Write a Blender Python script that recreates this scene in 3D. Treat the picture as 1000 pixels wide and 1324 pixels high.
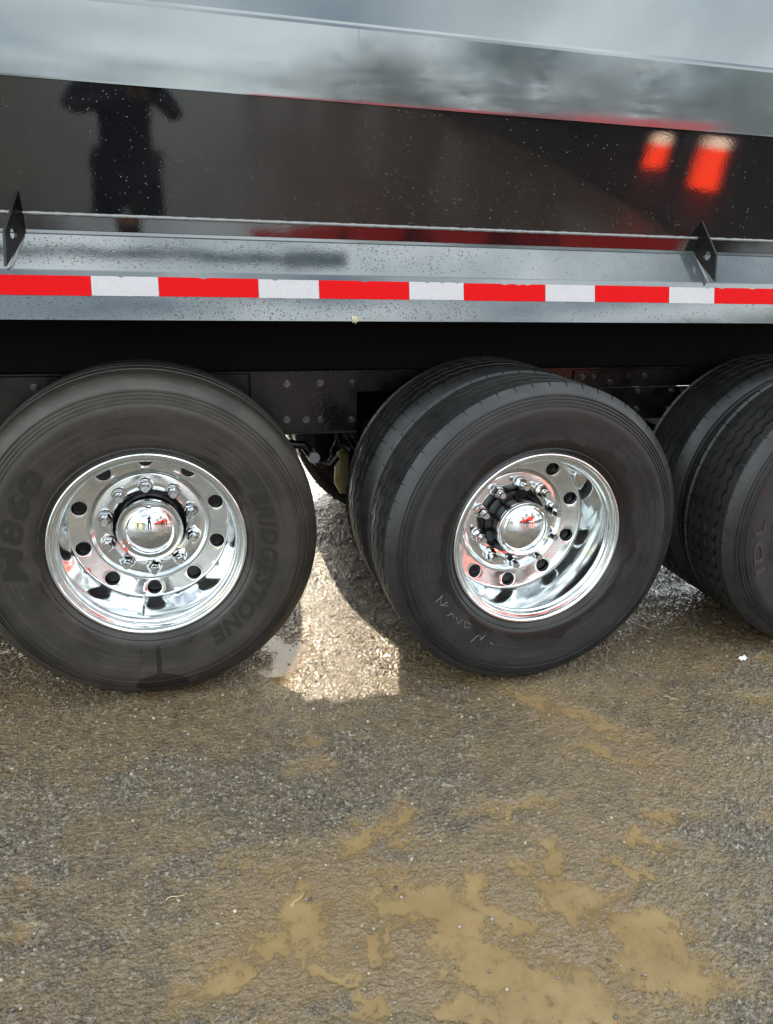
import bpy, bmesh, math, random
import numpy as np
from mathutils import Vector, Matrix
random.seed(7); rng = np.random.default_rng(7)
PI = math.pi
for o in list(bpy.data.objects): bpy.data.objects.remove(o)
sc = bpy.context.scene
COL = sc.collection

# ------------------------------------------------------------------ camera
cam_d = bpy.data.cameras.new('camera'); cam = bpy.data.objects.new('camera', cam_d); COL.objects.link(cam)
Rv = Vector((0.96344184, -0.26600894, 0.03192287)); Uv = Vector((0.05892229, 0.3266119, 0.94332011)); Fv = Vector((0.26135797, 0.90695309, -0.33034542))
M = Matrix((Rv, Uv, -Fv)).transposed().to_4x4(); M.translation = Vector((0, -2.344, 1.452))
cam.matrix_world = M
cam_d.sensor_fit = 'VERTICAL'; cam_d.sensor_height = 24; cam_d.lens = 1008.19 / 1324 * 24
cam_d.clip_start = 0.02; cam_d.clip_end = 3000
sc.camera = cam

# ------------------------------------------------------------------ world and sun
SUN_E = math.radians(29.0)
w = bpy.data.worlds.new('World'); sc.world = w; w.use_nodes = True
nt = w.node_tree; nt.nodes.clear()
def N(nt, t, **k):
    n = nt.nodes.new(t)
    for a, b in k.items(): setattr(n, a, b)
    return n
out = N(nt, 'ShaderNodeOutputWorld'); bg = N(nt, 'ShaderNodeBackground'); bg.inputs[1].default_value = 0.11
sky = N(nt, 'ShaderNodeTexSky', sky_type='NISHITA', sun_disc=False, sun_elevation=SUN_E, sun_rotation=0.0, air_density=1.0, dust_density=4.0, ozone_density=1.0)
tc = N(nt, 'ShaderNodeTexCoord'); mp = N(nt, 'ShaderNodeMapping'); mp.inputs['Scale'].default_value = (1, 1, 2.6)
nz = N(nt, 'ShaderNodeTexNoise'); nz.inputs['Scale'].default_value = 2.3; nz.inputs['Detail'].default_value = 8; nz.inputs['Roughness'].default_value = .58; nz.inputs['Distortion'].default_value = .3
rp = N(nt, 'ShaderNodeValToRGB'); rp.color_ramp.elements[0].position = .34; rp.color_ramp.elements[1].position = .58
nz2 = N(nt, 'ShaderNodeTexNoise'); nz2.inputs['Scale'].default_value = 6; nz2.inputs['Detail'].default_value = 5
cr = N(nt, 'ShaderNodeValToRGB'); cr.color_ramp.elements[0].position = .3; cr.color_ramp.elements[1].position = .72
cr.color_ramp.elements[0].color = (14.5, 16.6, 17.6, 1); cr.color_ramp.elements[1].color = (21.5, 22.8, 22.6, 1)
mx = N(nt, 'ShaderNodeMix', data_type='RGBA')
L = nt.links.new
L(tc.outputs['Generated'], mp.inputs[0]); L(mp.outputs[0], nz.inputs[0]); L(mp.outputs[0], nz2.inputs[0])
L(nz.outputs[0], rp.inputs[0]); L(nz2.outputs[0], cr.inputs[0]); L(rp.outputs[0], mx.inputs[0])
L(sky.outputs[0], mx.inputs[6]); L(cr.outputs[0], mx.inputs[7]); L(mx.outputs[2], bg.inputs[0]); L(bg.outputs[0], out.inputs[0])
sd = bpy.data.lights.new('sun', 'SUN'); sd.energy = 5.0; sd.angle = math.radians(.5); sd.color = (1, .87, .67)
so = bpy.data.objects.new('sun', sd); COL.objects.link(so); so.location = (0, 20, 12)
so.rotation_euler = Vector((0.035, -math.cos(SUN_E), -math.sin(SUN_E))).to_track_quat('-Z', 'Y').to_euler()
vs = sc.view_settings; vs.view_transform = 'Standard'; vs.look = 'None'; vs.exposure = 1.03; vs.gamma = 1; vs.use_curve_mapping = False
sc.cycles.max_bounces = 10; sc.cycles.glossy_bounces = 6; sc.cycles.diffuse_bounces = 4

# ------------------------------------------------------------------ materials
def mat(name, base=(.5, .5, .5), rough=.5, metal=0, ior=1.5, coat=0, coat_r=.03, spec=.5, trans=0):
    m = bpy.data.materials.new(name); m.use_nodes = True
    b = m.node_tree.nodes['Principled BSDF']
    b.inputs['Base Color'].default_value = (*base, 1); b.inputs['Roughness'].default_value = rough
    b.inputs['Metallic'].default_value = metal; b.inputs['IOR'].default_value = ior
    b.inputs['Coat Weight'].default_value = coat; b.inputs['Coat Roughness'].default_value = coat_r
    b.inputs['Specular IOR Level'].default_value = spec; b.inputs['Transmission Weight'].default_value = trans
    return m
def P(m): return m.node_tree.nodes['Principled BSDF']
def noise(m, scale, detail=4, rough=.55, coord='Object', sc3=None, dist=0):
    t = m.node_tree; c = N(t, 'ShaderNodeTexCoord'); n = N(t, 'ShaderNodeTexNoise')
    n.inputs['Scale'].default_value = scale; n.inputs['Detail'].default_value = detail; n.inputs['Roughness'].default_value = rough; n.inputs['Distortion'].default_value = dist
    if sc3:
        mpn = N(t, 'ShaderNodeMapping'); mpn.inputs['Scale'].default_value = sc3
        t.links.new(c.outputs[coord], mpn.inputs[0]); t.links.new(mpn.outputs[0], n.inputs[0])
    else: t.links.new(c.outputs[coord], n.inputs[0])
    return n.outputs[0]
def ramp(m, src, stops):
    t = m.node_tree; r = N(t, 'ShaderNodeValToRGB'); e = r.color_ramp.elements
    while len(e) < len(stops): e.new(.5)
    for i, (p, c) in enumerate(stops):
        e[i].position = p; e[i].color = (*c, 1) if hasattr(c, '__len__') else (c, c, c, 1)
    t.links.new(src, r.inputs[0]); return r.outputs[0]
def mixc(m, fac, a, b, mode='MIX'):
    t = m.node_tree; x = N(t, 'ShaderNodeMix', data_type='RGBA', blend_type=mode)
    for s, i in ((fac, 0), (a, 6), (b, 7)):
        if hasattr(s, 'is_linked'): t.links.new(s, x.inputs[i])
        else: x.inputs[i].default_value = (*s, 1) if hasattr(s, '__len__') else s
    return x.outputs[2]
def mth(m, op, a, b=None, clamp=False):
    t = m.node_tree; x = N(t, 'ShaderNodeMath', operation=op); x.use_clamp = clamp
    for s, i in ((a, 0), (b, 1)):
        if s is None: continue
        if hasattr(s, 'is_linked'): t.links.new(s, x.inputs[i])
        else: x.inputs[i].default_value = s
    return x.outputs[0]
def bump(m, h, strength=.3, dist=.002, prev=None):
    t = m.node_tree; b = N(t, 'ShaderNodeBump'); b.inputs['Strength'].default_value = strength; b.inputs['Distance'].default_value = dist
    t.links.new(h, b.inputs['Height'])
    if prev is not None: t.links.new(prev, b.inputs['Normal'])
    t.links.new(b.outputs[0], P(m).inputs['Normal']); return b.outputs[0]
def setp(m, name, s): m.node_tree.links.new(s, P(m).inputs[name])

MT = {}
# black gloss paint, wavy and slightly dirty
m = mat('black_gloss_paint', (.012, .012, .013), .05, ior=1.5); MT['paint'] = m
setp(m, 'Base Color', mixc(m, ramp(m, noise(m, 1.3, 6, .6, sc3=(1, 1, 1)), [(.42, 0), (.75, 1)]), (.005, .005, .006), (.014, .014, .013)))
setp(m, 'Roughness', ramp(m, noise(m, 5, 7, .65, sc3=(2.2, 1, .35)), [(.35, .015), (.75, .07)]))
b1 = bump(m, noise(m, 1.7, 2, .4), .18, .02)
bump(m, noise(m, 160, 3, .6), .035, .001, b1)
# upper side: same gloss paint, its sky reflection painted into the base colour
m = mat('sky_tinted_gloss_paint', (.03, .04, .047), .05, ior=2.0); MT['upper'] = m
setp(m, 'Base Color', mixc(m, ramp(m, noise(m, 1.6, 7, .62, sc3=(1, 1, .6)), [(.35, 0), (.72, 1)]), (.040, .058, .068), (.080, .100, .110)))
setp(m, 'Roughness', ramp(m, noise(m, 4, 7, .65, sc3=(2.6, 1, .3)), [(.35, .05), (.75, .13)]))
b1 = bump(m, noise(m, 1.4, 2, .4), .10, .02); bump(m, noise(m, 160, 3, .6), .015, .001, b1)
# black paint on rails and frame, duller
m = mat('chassis_black_paint', (.010, .0095, .0095), .25, spec=.28); MT['chassis'] = m
setp(m, 'Base Color', mixc(m, ramp(m, noise(m, 14, 6, .65), [(.45, 0), (.75, 1)]), (.003, .0024, .0024), (.012, .008, .007)))
setp(m, 'Roughness', ramp(m, noise(m, 9, 5), [(.3, .10), (.7, .42)])); bump(m, noise(m, 60, 5), .28, .003); MT['bolt'] = mat('bolt_paint', (.02, .018, .018), .16, ior=1.7)
MT['under'] = mat('undercarriage_black', (.004, .004, .004), .8, spec=.12)
# rail paint: dusty grey-black gloss
m = mat('rail_gloss_paint', (.02, .022, .025), .08, ior=1.85); MT['rail'] = m
setp(m, 'Base Color', mixc(m, ramp(m, noise(m, 3.5, 7, .68), [(.4, 0), (.75, 1)]), (.040, .050, .056), (.088, .097, .100)))
setp(m, 'Roughness', ramp(m, noise(m, 7, 6, .6), [(.3, .015), (.78, .09)]))
b1 = bump(m, noise(m, 2.2, 2), .12, .02); bump(m, noise(m, 220, 2), .08, .001, b1)
m = mat('weld_metal', (.17, .175, .175), .3, ior=1.8); MT['weld'] = m; bump(m, noise(m, 260, 3), .5, .002)
def tape(name, c):
    m = mat(name, c, .45, spec=.08)
    t = m.node_tree; tcn = N(t, 'ShaderNodeTexCoord'); v = N(t, 'ShaderNodeTexVoronoi'); v.inputs['Scale'].default_value = 260; t.links.new(tcn.outputs['Object'], v.inputs[0])
    dirt = ramp(m, noise(m, 24, 8, .72), [(.57, 0), (.78, 1)])
    cell = ramp(m, v.outputs['Distance'], [(0, 0), (.6, 1)]); c_ = mixc(m, cell, c, tuple(x * .80 for x in c))
    cc = mixc(m, mth(m, 'MULTIPLY', dirt, .45), c_, tuple(x * .45 + .01 for x in c)); setp(m, 'Base Color', cc)
    bump(m, v.outputs['Distance'], .06, .0006); return m
MT['red'] = tape('red_reflective_tape', (.60, .0012, .003)); MT['white'] = tape('white_reflective_tape', (.50, .485, .50))
# aluminium
def alu(name, base, r0, r1):
    m = mat(name, base, r0, metal=1)
    setp(m, 'Roughness', ramp(m, noise(m, 12, 6, .6), [(.35, r0), (.75, r1)]))
    setp(m, 'Base Color', mixc(m, ramp(m, noise(m, 20, 6, .7), [(.5, 0), (.85, 1)]), base, tuple(x * .72 for x in base)))
    bump(m, noise(m, 9, 3), .05, .004); return m
MT['alu'] = alu('polished_aluminium', (.70, .72, .72), .055, .16)
MT['chrome'] = alu('chrome', (.66, .68, .69), .02, .05)
MT['steel'] = alu('rim_back_metal', (.32, .33, .32), .35, .5)
# rubber
def rubber(name, a, b, wet_r, wet_amt, r0=.42, r1=.62, stain=False, wetc=(.012, .010, .009)):
    m = mat(name, a, .5, spec=.32); t = m.node_tree
    c = N(t, 'ShaderNodeTexCoord'); s = N(t, 'ShaderNodeSeparateXYZ'); t.links.new(c.outputs['Object'], s.inputs[0])
    rr = mth(m, 'SQRT', mth(m, 'ADD', mth(m, 'POWER', s.outputs[0], 2), mth(m, 'POWER', s.outputs[2], 2)))
    n1 = noise(m, 6, 6, .6); rn = mth(m, 'ADD', rr, mth(m, 'MULTIPLY', mth(m, 'SUBTRACT', n1, .5), .16))
    wet = mth(m, 'MULTIPLY', ramp(m, rn, [(wet_r, 1), (wet_r + .012, 0)]), wet_amt)
    if stain:   # water run down from the rim and pooled near the tread
        e1 = mth(m, 'ADD', mth(m, 'POWER', mth(m, 'DIVIDE', mth(m, 'SUBTRACT', s.outputs[0], .01), .085), 2), mth(m, 'POWER', mth(m, 'DIVIDE', mth(m, 'ADD', s.outputs[2], .472), .042), 2))
        e2 = mth(m, 'ADD', mth(m, 'POWER', mth(m, 'DIVIDE', mth(m, 'SUBTRACT', s.outputs[0], .004), .009), 2), mth(m, 'POWER', mth(m, 'DIVIDE', mth(m, 'ADD', s.outputs[2], .385), .06), 2))
        ee = mth(m, 'ADD', mth(m, 'MINIMUM', e1, e2), mth(m, 'MULTIPLY', mth(m, 'SUBTRACT', noise(m, 22, 4), .5), .9))
        wet = mth(m, 'MAXIMUM', wet, mth(m, 'MULTIPLY', ramp(m, ee, [(.85, 1), (1.0, 0)]), .8))
    # streaks that follow the tyre round
    ang = mth(m, 'ARCTAN2', s.outputs[2], s.outputs[0]); cmb = N(t, 'ShaderNodeCombineXYZ'); t.links.new(mth(m, 'MULTIPLY', rr, 90), cmb.inputs[0]); t.links.new(mth(m, 'MULTIPLY', ang, 1.2), cmb.inputs[1])
    nn = N(t, 'ShaderNodeTexNoise'); nn.inputs['Scale'].default_value = 1.3; nn.inputs['Detail'].default_value = 5; t.links.new(cmb.outputs[0], nn.inputs[0])
    d = ramp(m, noise(m, 7, 7, .68), [(.38, 0), (.68, 1)]); col = mixc(m, d, a, b)
    col = mixc(m, mth(m, 'MULTIPLY', ramp(m, nn.outputs[0], [(.5, 0), (.75, 1)]), .7), col, tuple(x * 1.4 for x in b))
    col = mixc(m, ramp(m, noise(m, 55, 4, .7), [(.66, 0), (.8, .7)]), col, tuple(x * 1.9 for x in b))
    col = mixc(m, wet, col, wetc); setp(m, 'Base Color', col)
    r = ramp(m, noise(m, 10, 5), [(.3, r0), (.7, r1)]); r = mixc(m, wet, r, (.16, .16, .16)); setp(m, 'Roughness', r)
    bb = bump(m, nn.outputs[0], .12, .002); bump(m, noise(m, 240, 3, .6), .22, .0012, bb); return m
MT['rub1'] = rubber('worn_tyre_rubber', (.021, .019, .0165), (.043, .037, .030), .318, .6, .30, .52, True)
MT['rub2'] = rubber('tyre_rubber', (.012, .0122, .0128), (.026, .0245, .024), .345, .85, .28, .5)
MT['letter'] = mat('moulded_rubber', (.026, .026, .025), .38); MT['letter1'] = mat('raised_letter_rubber', (.017, .0155, .0135), .24)
MT['letter_p'] = mat('faded_pink_rubber', (.034, .021, .020), .6)
MT['chalk'] = mat('chalk', (.20, .19, .185), .9)
MT['hubblack'] = mat('hub_black_enamel', (.005, .005, .005), .3, ior=1.45)
MT['hose'] = mat('black_hose', (.015, .015, .015), .3)
MT['amber'] = mat('ochre_canister', (.30, .25, .10), .35)
m = mat('dried_mud', (.42, .40, .26), .9); MT['mud'] = m; bump(m, noise(m, 300, 3), .6, .002)
MT['water_drop'] = mat('water_drop', (1, 1, 1), .0, ior=1.33, trans=1)

# ------------------------------------------------------------------ mesh helpers
def mesh(name, v, f, m=None, smooth=False, sharp=None):
    me = bpy.data.meshes.new(name); me.from_pydata([tuple(map(float, p)) for p in v], [], [tuple(map(int, q)) for q in f]); me.update()
    if m: me.materials.append(m)
    if smooth:
        me.polygons.foreach_set('use_smooth', [True] * len(me.polygons))
        if sharp: me.set_sharp_from_angle(angle=math.radians(sharp))
    return me
def link(name, me, parent=None, loc=(0, 0, 0), label=None, rot=None):
    o = bpy.data.objects.new(name, me); COL.objects.link(o); o.location = loc
    if rot: o.rotation_euler = rot
    if parent: o.parent = parent
    if label: o['label'] = label
    return o
def thing(name, label, cat, loc=(0, 0, 0), group=None):
    o = bpy.data.objects.new(name, None); COL.objects.link(o); o.location = loc; o.empty_display_size = .2
    o['label'] = label; o['category'] = cat
    if group: o['group'] = group
    return o
def tag(o, label, cat, group=None):
    o['label'] = label; o['category'] = cat
    if group: o['group'] = group
class MB:
    def __init__(s): s.v = []; s.f = []
    def add(s, v, f):
        n = len(s.v); s.v += [tuple(p) for p in v]; s.f += [tuple(i + n for i in q) for q in f]; return s
    def box(s, x0, x1, y0, y1, z0, z1):
        v = [(x, y, z) for x in (x0, x1) for y in (y0, y1) for z in (z0, z1)]
        return s.add(v, [(0, 1, 3, 2), (4, 6, 7, 5), (0, 4, 5, 1), (2, 3, 7, 6), (0, 2, 6, 4), (1, 5, 7, 3)])
    def tube(s, pts, r, n=8, cap=True):
        pts = [Vector(p) for p in pts]; rr = r if hasattr(r, '__len__') else [r] * len(pts); base = len(s.v); up = Vector((.13, .22, 1)).normalized()
        for i, p in enumerate(pts):
            d = (pts[min(i + 1, len(pts) - 1)] - pts[max(i - 1, 0)]).normalized()
            a = d.cross(up)
            if a.length < .1: a = d.cross(Vector((1, 0, 0)))
            a.normalize(); b = d.cross(a)
            for k in range(n):
                t = 2 * PI * k / n; q = p + (a * math.cos(t) + b * math.sin(t)) * rr[i]; s.v.append(tuple(q))
        for i in range(len(pts) - 1):
            for k in range(n):
                k2 = (k + 1) % n; A = base + i * n; s.f.append((A + k, A + k2, A + n + k2, A + n + k))
        if cap:
            s.f.append(tuple(base + k for k in range(n))[::-1]); s.f.append(tuple(base + (len(pts) - 1) * n + k for k in range(n)))
        return s
    def prism(s, prof, x0, x1):   # prof = [(y,z)] closed polygon, extruded along x
        n = len(prof); b = len(s.v)
        s.v += [(x0, y, z) for y, z in prof] + [(x1, y, z) for y, z in prof]
        for i in range(n): j = (i + 1) % n; s.f.append((b + i, b + j, b + n + j, b + n + i))
        s.f.append(tuple(b + i for i in range(n))[::-1]); s.f.append(tuple(b + n + i for i in range(n))); return s
    def me(s, name, m, smooth=False, sharp=None, bev=0, fix=True):
        me = mesh(name, s.v, s.f, m)
        if bev or fix:
            bm = bmesh.new(); bm.from_mesh(me)
            if bev: bmesh.ops.bevel(bm, geom=bm.edges[:], offset=bev, segments=2, affect='EDGES', profile=.5)
            bmesh.ops.recalc_face_normals(bm, faces=bm.faces[:]); bm.to_mesh(me); bm.free()
        if smooth:
            me.polygons.foreach_set('use_smooth', [True] * len(me.polygons))
            if sharp: me.set_sharp_from_angle(angle=math.radians(sharp))
        return me
def revolve(prof, n=96):  # prof [(r,y)] about the Y axis ; faces outwards for increasing list from outside to centre
    v = []; f = []; m = len(prof)
    for r, y in prof:
        for k in range(n):
            t = 2 * PI * k / n; v.append((r * math.cos(t), y, r * math.sin(t)))
    for i in range(m - 1):
        for k in range(n):
            k2 = (k + 1) % n; f.append((i * n + k, i * n + k2, (i + 1) * n + k2, (i + 1) * n + k))
    return v, f

# ------------------------------------------------------------------ ground
def field(seed, exp, n=512):
    r = np.random.default_rng(seed); g = np.fft.fft2(r.standard_normal((n, n))); fx = np.fft.fftfreq(n) * n
    k = np.sqrt(fx[:, None] ** 2 + fx[None] ** 2); k[0, 0] = 1
    h = np.real(np.fft.ifft2(g / k ** exp * (k > 2))); return h / h.std()
def samp(F, x, y, period):
    n = F.shape[0]; u = (x / period * n) % n; v = (y / period * n) % n
    i = u.astype(int); j = v.astype(int); a = u - i; b = v - j; i2 = (i + 1) % n; j2 = (j + 1) % n
    return F[i, j] * (1 - a) * (1 - b) + F[i2, j] * a * (1 - b) + F[i, j2] * (1 - a) * b + F[i2, j2] * a * b
PUD = [(0.331, -0.476, 0.057, -0.013, -0.01, -0.054), (0.34, -0.357, 0.032, -0.007, -0.008, -0.045), (0.451, -0.771, 0.066, 0.0, -0.005, -0.038), (0.535, -0.701, 0.049, 0.012, -0.001, -0.034), (0.236, -0.989, 0.041, -0.038, -0.017, -0.027), (0.125, -1.046, 0.04, 0.017, 0.01, -0.03), (0.017, -1.112, 0.063, 0.04, 0.014, -0.026), (0.265, -1.126, 0.033, -0.029, -0.013, -0.019), (0.298, -1.217, 0.028, 0.007, 0.009, -0.055), (0.493, -1.036, 0.07, -0.017, -0.009, -0.029), (0.53, -1.089, 0.069, -0.034, -0.021, -0.041), (0.626, -1.01, 0.005, -0.062, -0.039, -0.014), (0.835, -0.954, 0.041, -0.037, -0.034, -0.041), (0.861, -1.067, 0.024, -0.063, -0.044, -0.029), (0.602, -1.209, 0.087, -0.041, -0.028, -0.045), (0.693, -1.315, 0.12, -0.072, -0.039, -0.047), (0.502, -1.285, 0.091, -0.023, -0.012, -0.031), (0.667, -1.101, 0.078, -0.064, -0.017, -0.021), (0.956, -1.215, 0.059, -0.05, -0.027, -0.025), (1.003, -1.318, 0.072, -0.077, -0.061, -0.046), (1.241, -0.883, 0.046, -0.035, -0.018, -0.02), (0.908, -0.757, 0.08, -0.009, -0.014, -0.035), (0.826, -0.785, 0.041, -0.01, -0.012, -0.028), (1.12, -0.959, 0.067, -0.036, -0.019, -0.023), (-0.377, -0.867, 0.043, 0.011, 0.012, -0.03), (-0.413, -0.735, 0.035, -0.008, 0.003, -0.02), (1.207, -0.615, 0.073, -0.042, -0.016, -0.023), (1.103, -0.29, 0.058, -0.092, -0.023, -0.029), (1.253, -0.439, 0.093, -0.109, -0.026, -0.031), (0.366, 0.205, 0.123, -0.027, -0.033, -0.221), (0.278, 0.079, 0.069, -0.015, -0.011, -0.09), (1.934, -0.452, 0.061, -0.039, -0.031, -0.032), (1.022, -1.043, 0.058, -0.04, -0.014, -0.016), (0.392, -1.098, 0.023, -0.006, -0.006, -0.023)]
F1 = field(1, 1.7); F2 = field(2, 1.2); F3 = field(3, .9); F4 = field(4, 1.5)
def band(seed, k0, kw, n=512):
    r = np.random.default_rng(seed); g = np.fft.fft2(r.standard_normal((n, n))); fx = np.fft.fftfreq(n) * n
    k = np.sqrt(fx[:, None] ** 2 + fx[None] ** 2); h = np.real(np.fft.ifft2(g * np.exp(-((k - k0) / kw) ** 2))); return h / h.std()
F5 = band(5, 62, 22); F6 = band(6, 130, 40); F7 = field(7, 2.0)
WATER_Z = -.0070
def zone(x, y, d, br):   # 1 = smooth silty film, 0 = coarse gravel standing proud
    z = .75 * samp(F7, x * .9, y * 1.1, 2.6) + .45 * samp(F4, x * .8 + y * .3, y * 1.3 - x * .25, 1.1) - .15
    z = z + 1.1 * np.exp(-((y + .12) / .20) ** 2) + 1.5 * np.clip(d, 0, 1) + .9 * br - .9 * np.exp(-(((x - .62) / .28) ** 2 + ((y + .52) / .20) ** 2)) + .5 * (y > .1)
    return 1 / (1 + np.exp(-3.2 * z))
def lows(x, y):
    wx = x + .026 * samp(F4, x, y, .9) + .004 * samp(F2, x, y, .35); wy = y + .022 * samp(F4, x + 3, y + 5, .9) + .004 * samp(F2, x + 2, y + 1, .35)
    d = np.zeros_like(x)
    for cx, cy, ax, ay, bx, by in PUD:
        det = ax * by - bx * ay; dx = wx - cx; dy = wy - cy
        u = (dx * by - dy * bx) / det; v = (dy * ax - dx * ay) / det
        d = np.maximum(d, np.exp(-np.minimum((u * u + v * v) ** 1.15, 40) * .75))
    broad = .55 * np.exp(-(((wx - .15) / .45) ** 2 + ((wy + 1.05) / .3) ** 2)) + np.exp(-(((wx - .95) / .75) ** 2 + ((wy + .95) / .55) ** 2) ** 1.5) * .85
    wet_r = np.exp(-(((wx - 1.5) / .7) ** 2 + ((wy + .2) / .35) ** 2))
    d = np.maximum(d, 1.0 * np.exp(-(((wx - .345) / .11) ** 2 + ((wy - .20) / .24) ** 2) ** 1.3) * 1.5)
    return d, np.maximum(broad, wet_r * .7)
def height(x, y):
    d, br = lows(x, y)
    far = np.clip((np.hypot(x - .8, y) - 4) / 6, 0, 1)
    h = samp(F1, x, y, 3.1) * .0020 + samp(F2, x * .8 + y * .6, (y * .8 - x * .6) * 1.5, .8) * .0011 + samp(F3, x, y, .42) * .0015
    zn = zone(x, y, d, br); u = x * .955 + y * .296; v = y * .955 - x * .296
    rg = 1 - np.abs(samp(F5, u * .62, v * 1.15, .9)); rf = samp(F6, u * .8, v * 1.1, .9)
    h = h * (1.25 - .65 * zn) + (1 - far) * ((1 - zn) * (rg * .0019 + rf * .0007) + zn * (rg * .0004 + rf * .00025) - .0005)
    h = h * (1 - .45 * d) - d * .0088 - br * .0058 + .0008
    h = np.where(far > 0, h * (1 - far) + far * .0, h)
    return h, d, br
def grow(a, s, n, f): return [a + s * (f ** (i + 1) - 1) / (f - 1) for i in range(n)]
xs = np.array(sorted([-v for v in grow(.85, .006, 34, 1.32)]) + list(np.arange(-.85, 2.35, .0044)) + grow(2.35, .006, 34, 1.32))
ys = np.array(sorted([-v for v in grow(1.6, .006, 34, 1.32)]) + list(np.arange(-1.6, .35, .0040)) + list(np.arange(.35, 2.3, .0065)) + grow(2.3, .012, 33, 1.32))
X, Y = np.meshgrid(xs, ys, indexing='ij'); H, D, BR = height(X, Y); ZN = zone(X, Y, D, BR)
# stones pressed into the surface
Hs = H.copy(); stone = np.zeros_like(H); ns = 26000
ZS = None; sx = rng.uniform(-.85, 2.35, ns); sy = rng.uniform(-1.6, .34, ns) ; sr = .0022 + .0052 * rng.random(ns) ** 3.2
_, sdd, sbr = height(sx, sy); szn = zone(sx, sy, sdd, sbr)
for a, b, r, dd, zz_ in zip(sx, sy, sr, sdd, szn):
    if rng.random() < zz_ * .6: continue
    if dd > .35 and rng.random() < .35: continue
    i0, i1 = np.searchsorted(xs, (a - r, a + r)); j0, j1 = np.searchsorted(ys, (b - r, b + r))
    if i1 <= i0 or j1 <= j0: continue
    q = 1 - ((X[i0:i1, j0:j1] - a) ** 2 + (Y[i0:i1, j0:j1] - b) ** 2) / (r * r)
    k = q > 0; hh = np.sqrt(np.clip(q, 0, 1)) * r * .62
    S = Hs[i0:i1, j0:j1]; S[k] += hh[k]; stone[i0:i1, j0:j1][k] = np.maximum(stone[i0:i1, j0:j1][k], (hh[k] / .004))
nx, ny = X.shape
me = bpy.data.meshes.new('ground'); co = np.stack([X, Y, Hs], -1).reshape(-1, 3).astype(np.float32)
idx = np.arange(nx * ny).reshape(nx, ny); q = np.stack([idx[:-1, :-1], idx[1:, :-1], idx[1:, 1:], idx[:-1, 1:]], -1).reshape(-1, 4)
me.vertices.add(len(co)); me.vertices.foreach_set('co', co.ravel()); me.loops.add(q.size); me.loops.foreach_set('vertex_index', q.ravel().astype(np.int32))
me.polygons.add(len(q)); me.polygons.foreach_set('loop_start', np.arange(0, q.size, 4, dtype=np.int32)); me.polygons.foreach_set('use_smooth', np.ones(len(q), bool)); me.update()
mudv = np.clip(1 - (H - WATER_Z) / .0065 + .40 * BR * (.6 + .4 * np.clip(samp(F4, X, Y, .7), -1, 1)), 0, 1); at = me.attributes.new('mud', 'FLOAT', 'POINT'); at.data.foreach_set('value', mudv.ravel().astype(np.float32))
at = me.attributes.new('silt', 'FLOAT', 'POINT'); at.data.foreach_set('value', ZN.ravel().astype(np.float32))
at = me.attributes.new('stone', 'FLOAT', 'POINT'); at.data.foreach_set('value', np.clip(stone, 0, 1).ravel().astype(np.float32))
m = mat('wet_gravel', (.1, .08, .06), .3, ior=1.45, coat=1, coat_r=.05); P(m).inputs['Coat IOR'].default_value = 1.40; MT['ground'] = m; t = m.node_tree
am = N(t, 'ShaderNodeAttribute', attribute_name='mud').outputs['Fac']; ast = N(t, 'ShaderNodeAttribute', attribute_name='stone').outputs['Fac']
n_big = noise(m, 2.2, 5, .6); n_mid = noise(m, 38, 6, .7); n_fin = noise(m, 210, 4, .75); n_grit = noise(m, 520, 2, .6)
c = mixc(m, ramp(m, n_mid, [(.35, 0), (.68, 1)]), (.050, .033, .016), (.190, .134, .070))
vo = N(t, 'ShaderNodeTexVoronoi'); vo.inputs['Scale'].default_value = 150; vo.inputs['Randomness'].default_value = 1; tcv = N(t, 'ShaderNodeTexCoord'); wv_ = N(t, 'ShaderNodeVectorMath', operation='MULTIPLY_ADD'); nzv = N(t, 'ShaderNodeTexNoise'); nzv.inputs['Scale'].default_value = 180
t.links.new(tcv.outputs['Object'], nzv.inputs[0]); t.links.new(nzv.outputs['Color'], wv_.inputs[0]); wv_.inputs[1].default_value = (.006, .006, .006); t.links.new(tcv.outputs['Object'], wv_.inputs[2]); t.links.new(wv_.outputs[0], vo.inputs[0])
sv = N(t, 'ShaderNodeSeparateColor'); t.links.new(vo.outputs['Color'], sv.inputs[0])
agg = ramp(m, sv.outputs[0], [(0, (.011, .008, .005)), (.42, (.052, .038, .024)), (.76, (.150, .112, .072)), (.90, (.38, .32, .23)), (1, (.70, .63, .50))])  # stone tones; the palest cells also put glints into the colour
c = mixc(m, ramp(m, noise(m, 11, 5, .65), [(.36, .05), (.62, .75)]), c, agg)
stk = noise(m, 5, 8, .72, sc3=(1.2, 1, 1)); tcs = N(t, 'ShaderNodeTexCoord'); ms = N(t, 'ShaderNodeMapping'); ms.inputs['Rotation'].default_value = (0, 0, -.42); ms.inputs['Scale'].default_value = (3, 42, 1)
ns_ = N(t, 'ShaderNodeTexNoise'); ns_.inputs['Scale'].default_value = 1; ns_.inputs['Detail'].default_value = 6; ns_.inputs['Roughness'].default_value = .65; t.links.new(tcs.outputs['Object'], ms.inputs[0]); t.links.new(ms.outputs[0], ns_.inputs[0])
c = mixc(m, mth(m, 'MULTIPLY', ramp(m, ns_.outputs[0], [(.5, 0), (.68, .7)]), ramp(m, noise(m, 1.8, 3), [(.4, .1), (.6, 1)])), c, (.045, .032, .019))
c = mixc(m, ramp(m, n_big, [(.44, 0), (.66, .55)]), c, (.185, .130, .068))
c = mixc(m, ramp(m, n_fin, [(.57, 0), (.66, .8)]), c, (.42, .36, .26))  # pale quartz specks, also painted in as wet glints
c = mixc(m, ramp(m, n_grit, [(.36, .85), (.50, 0)]), c, (.020, .016, .012))  # low grit darkened in the colour, painting the shade of pits
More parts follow.
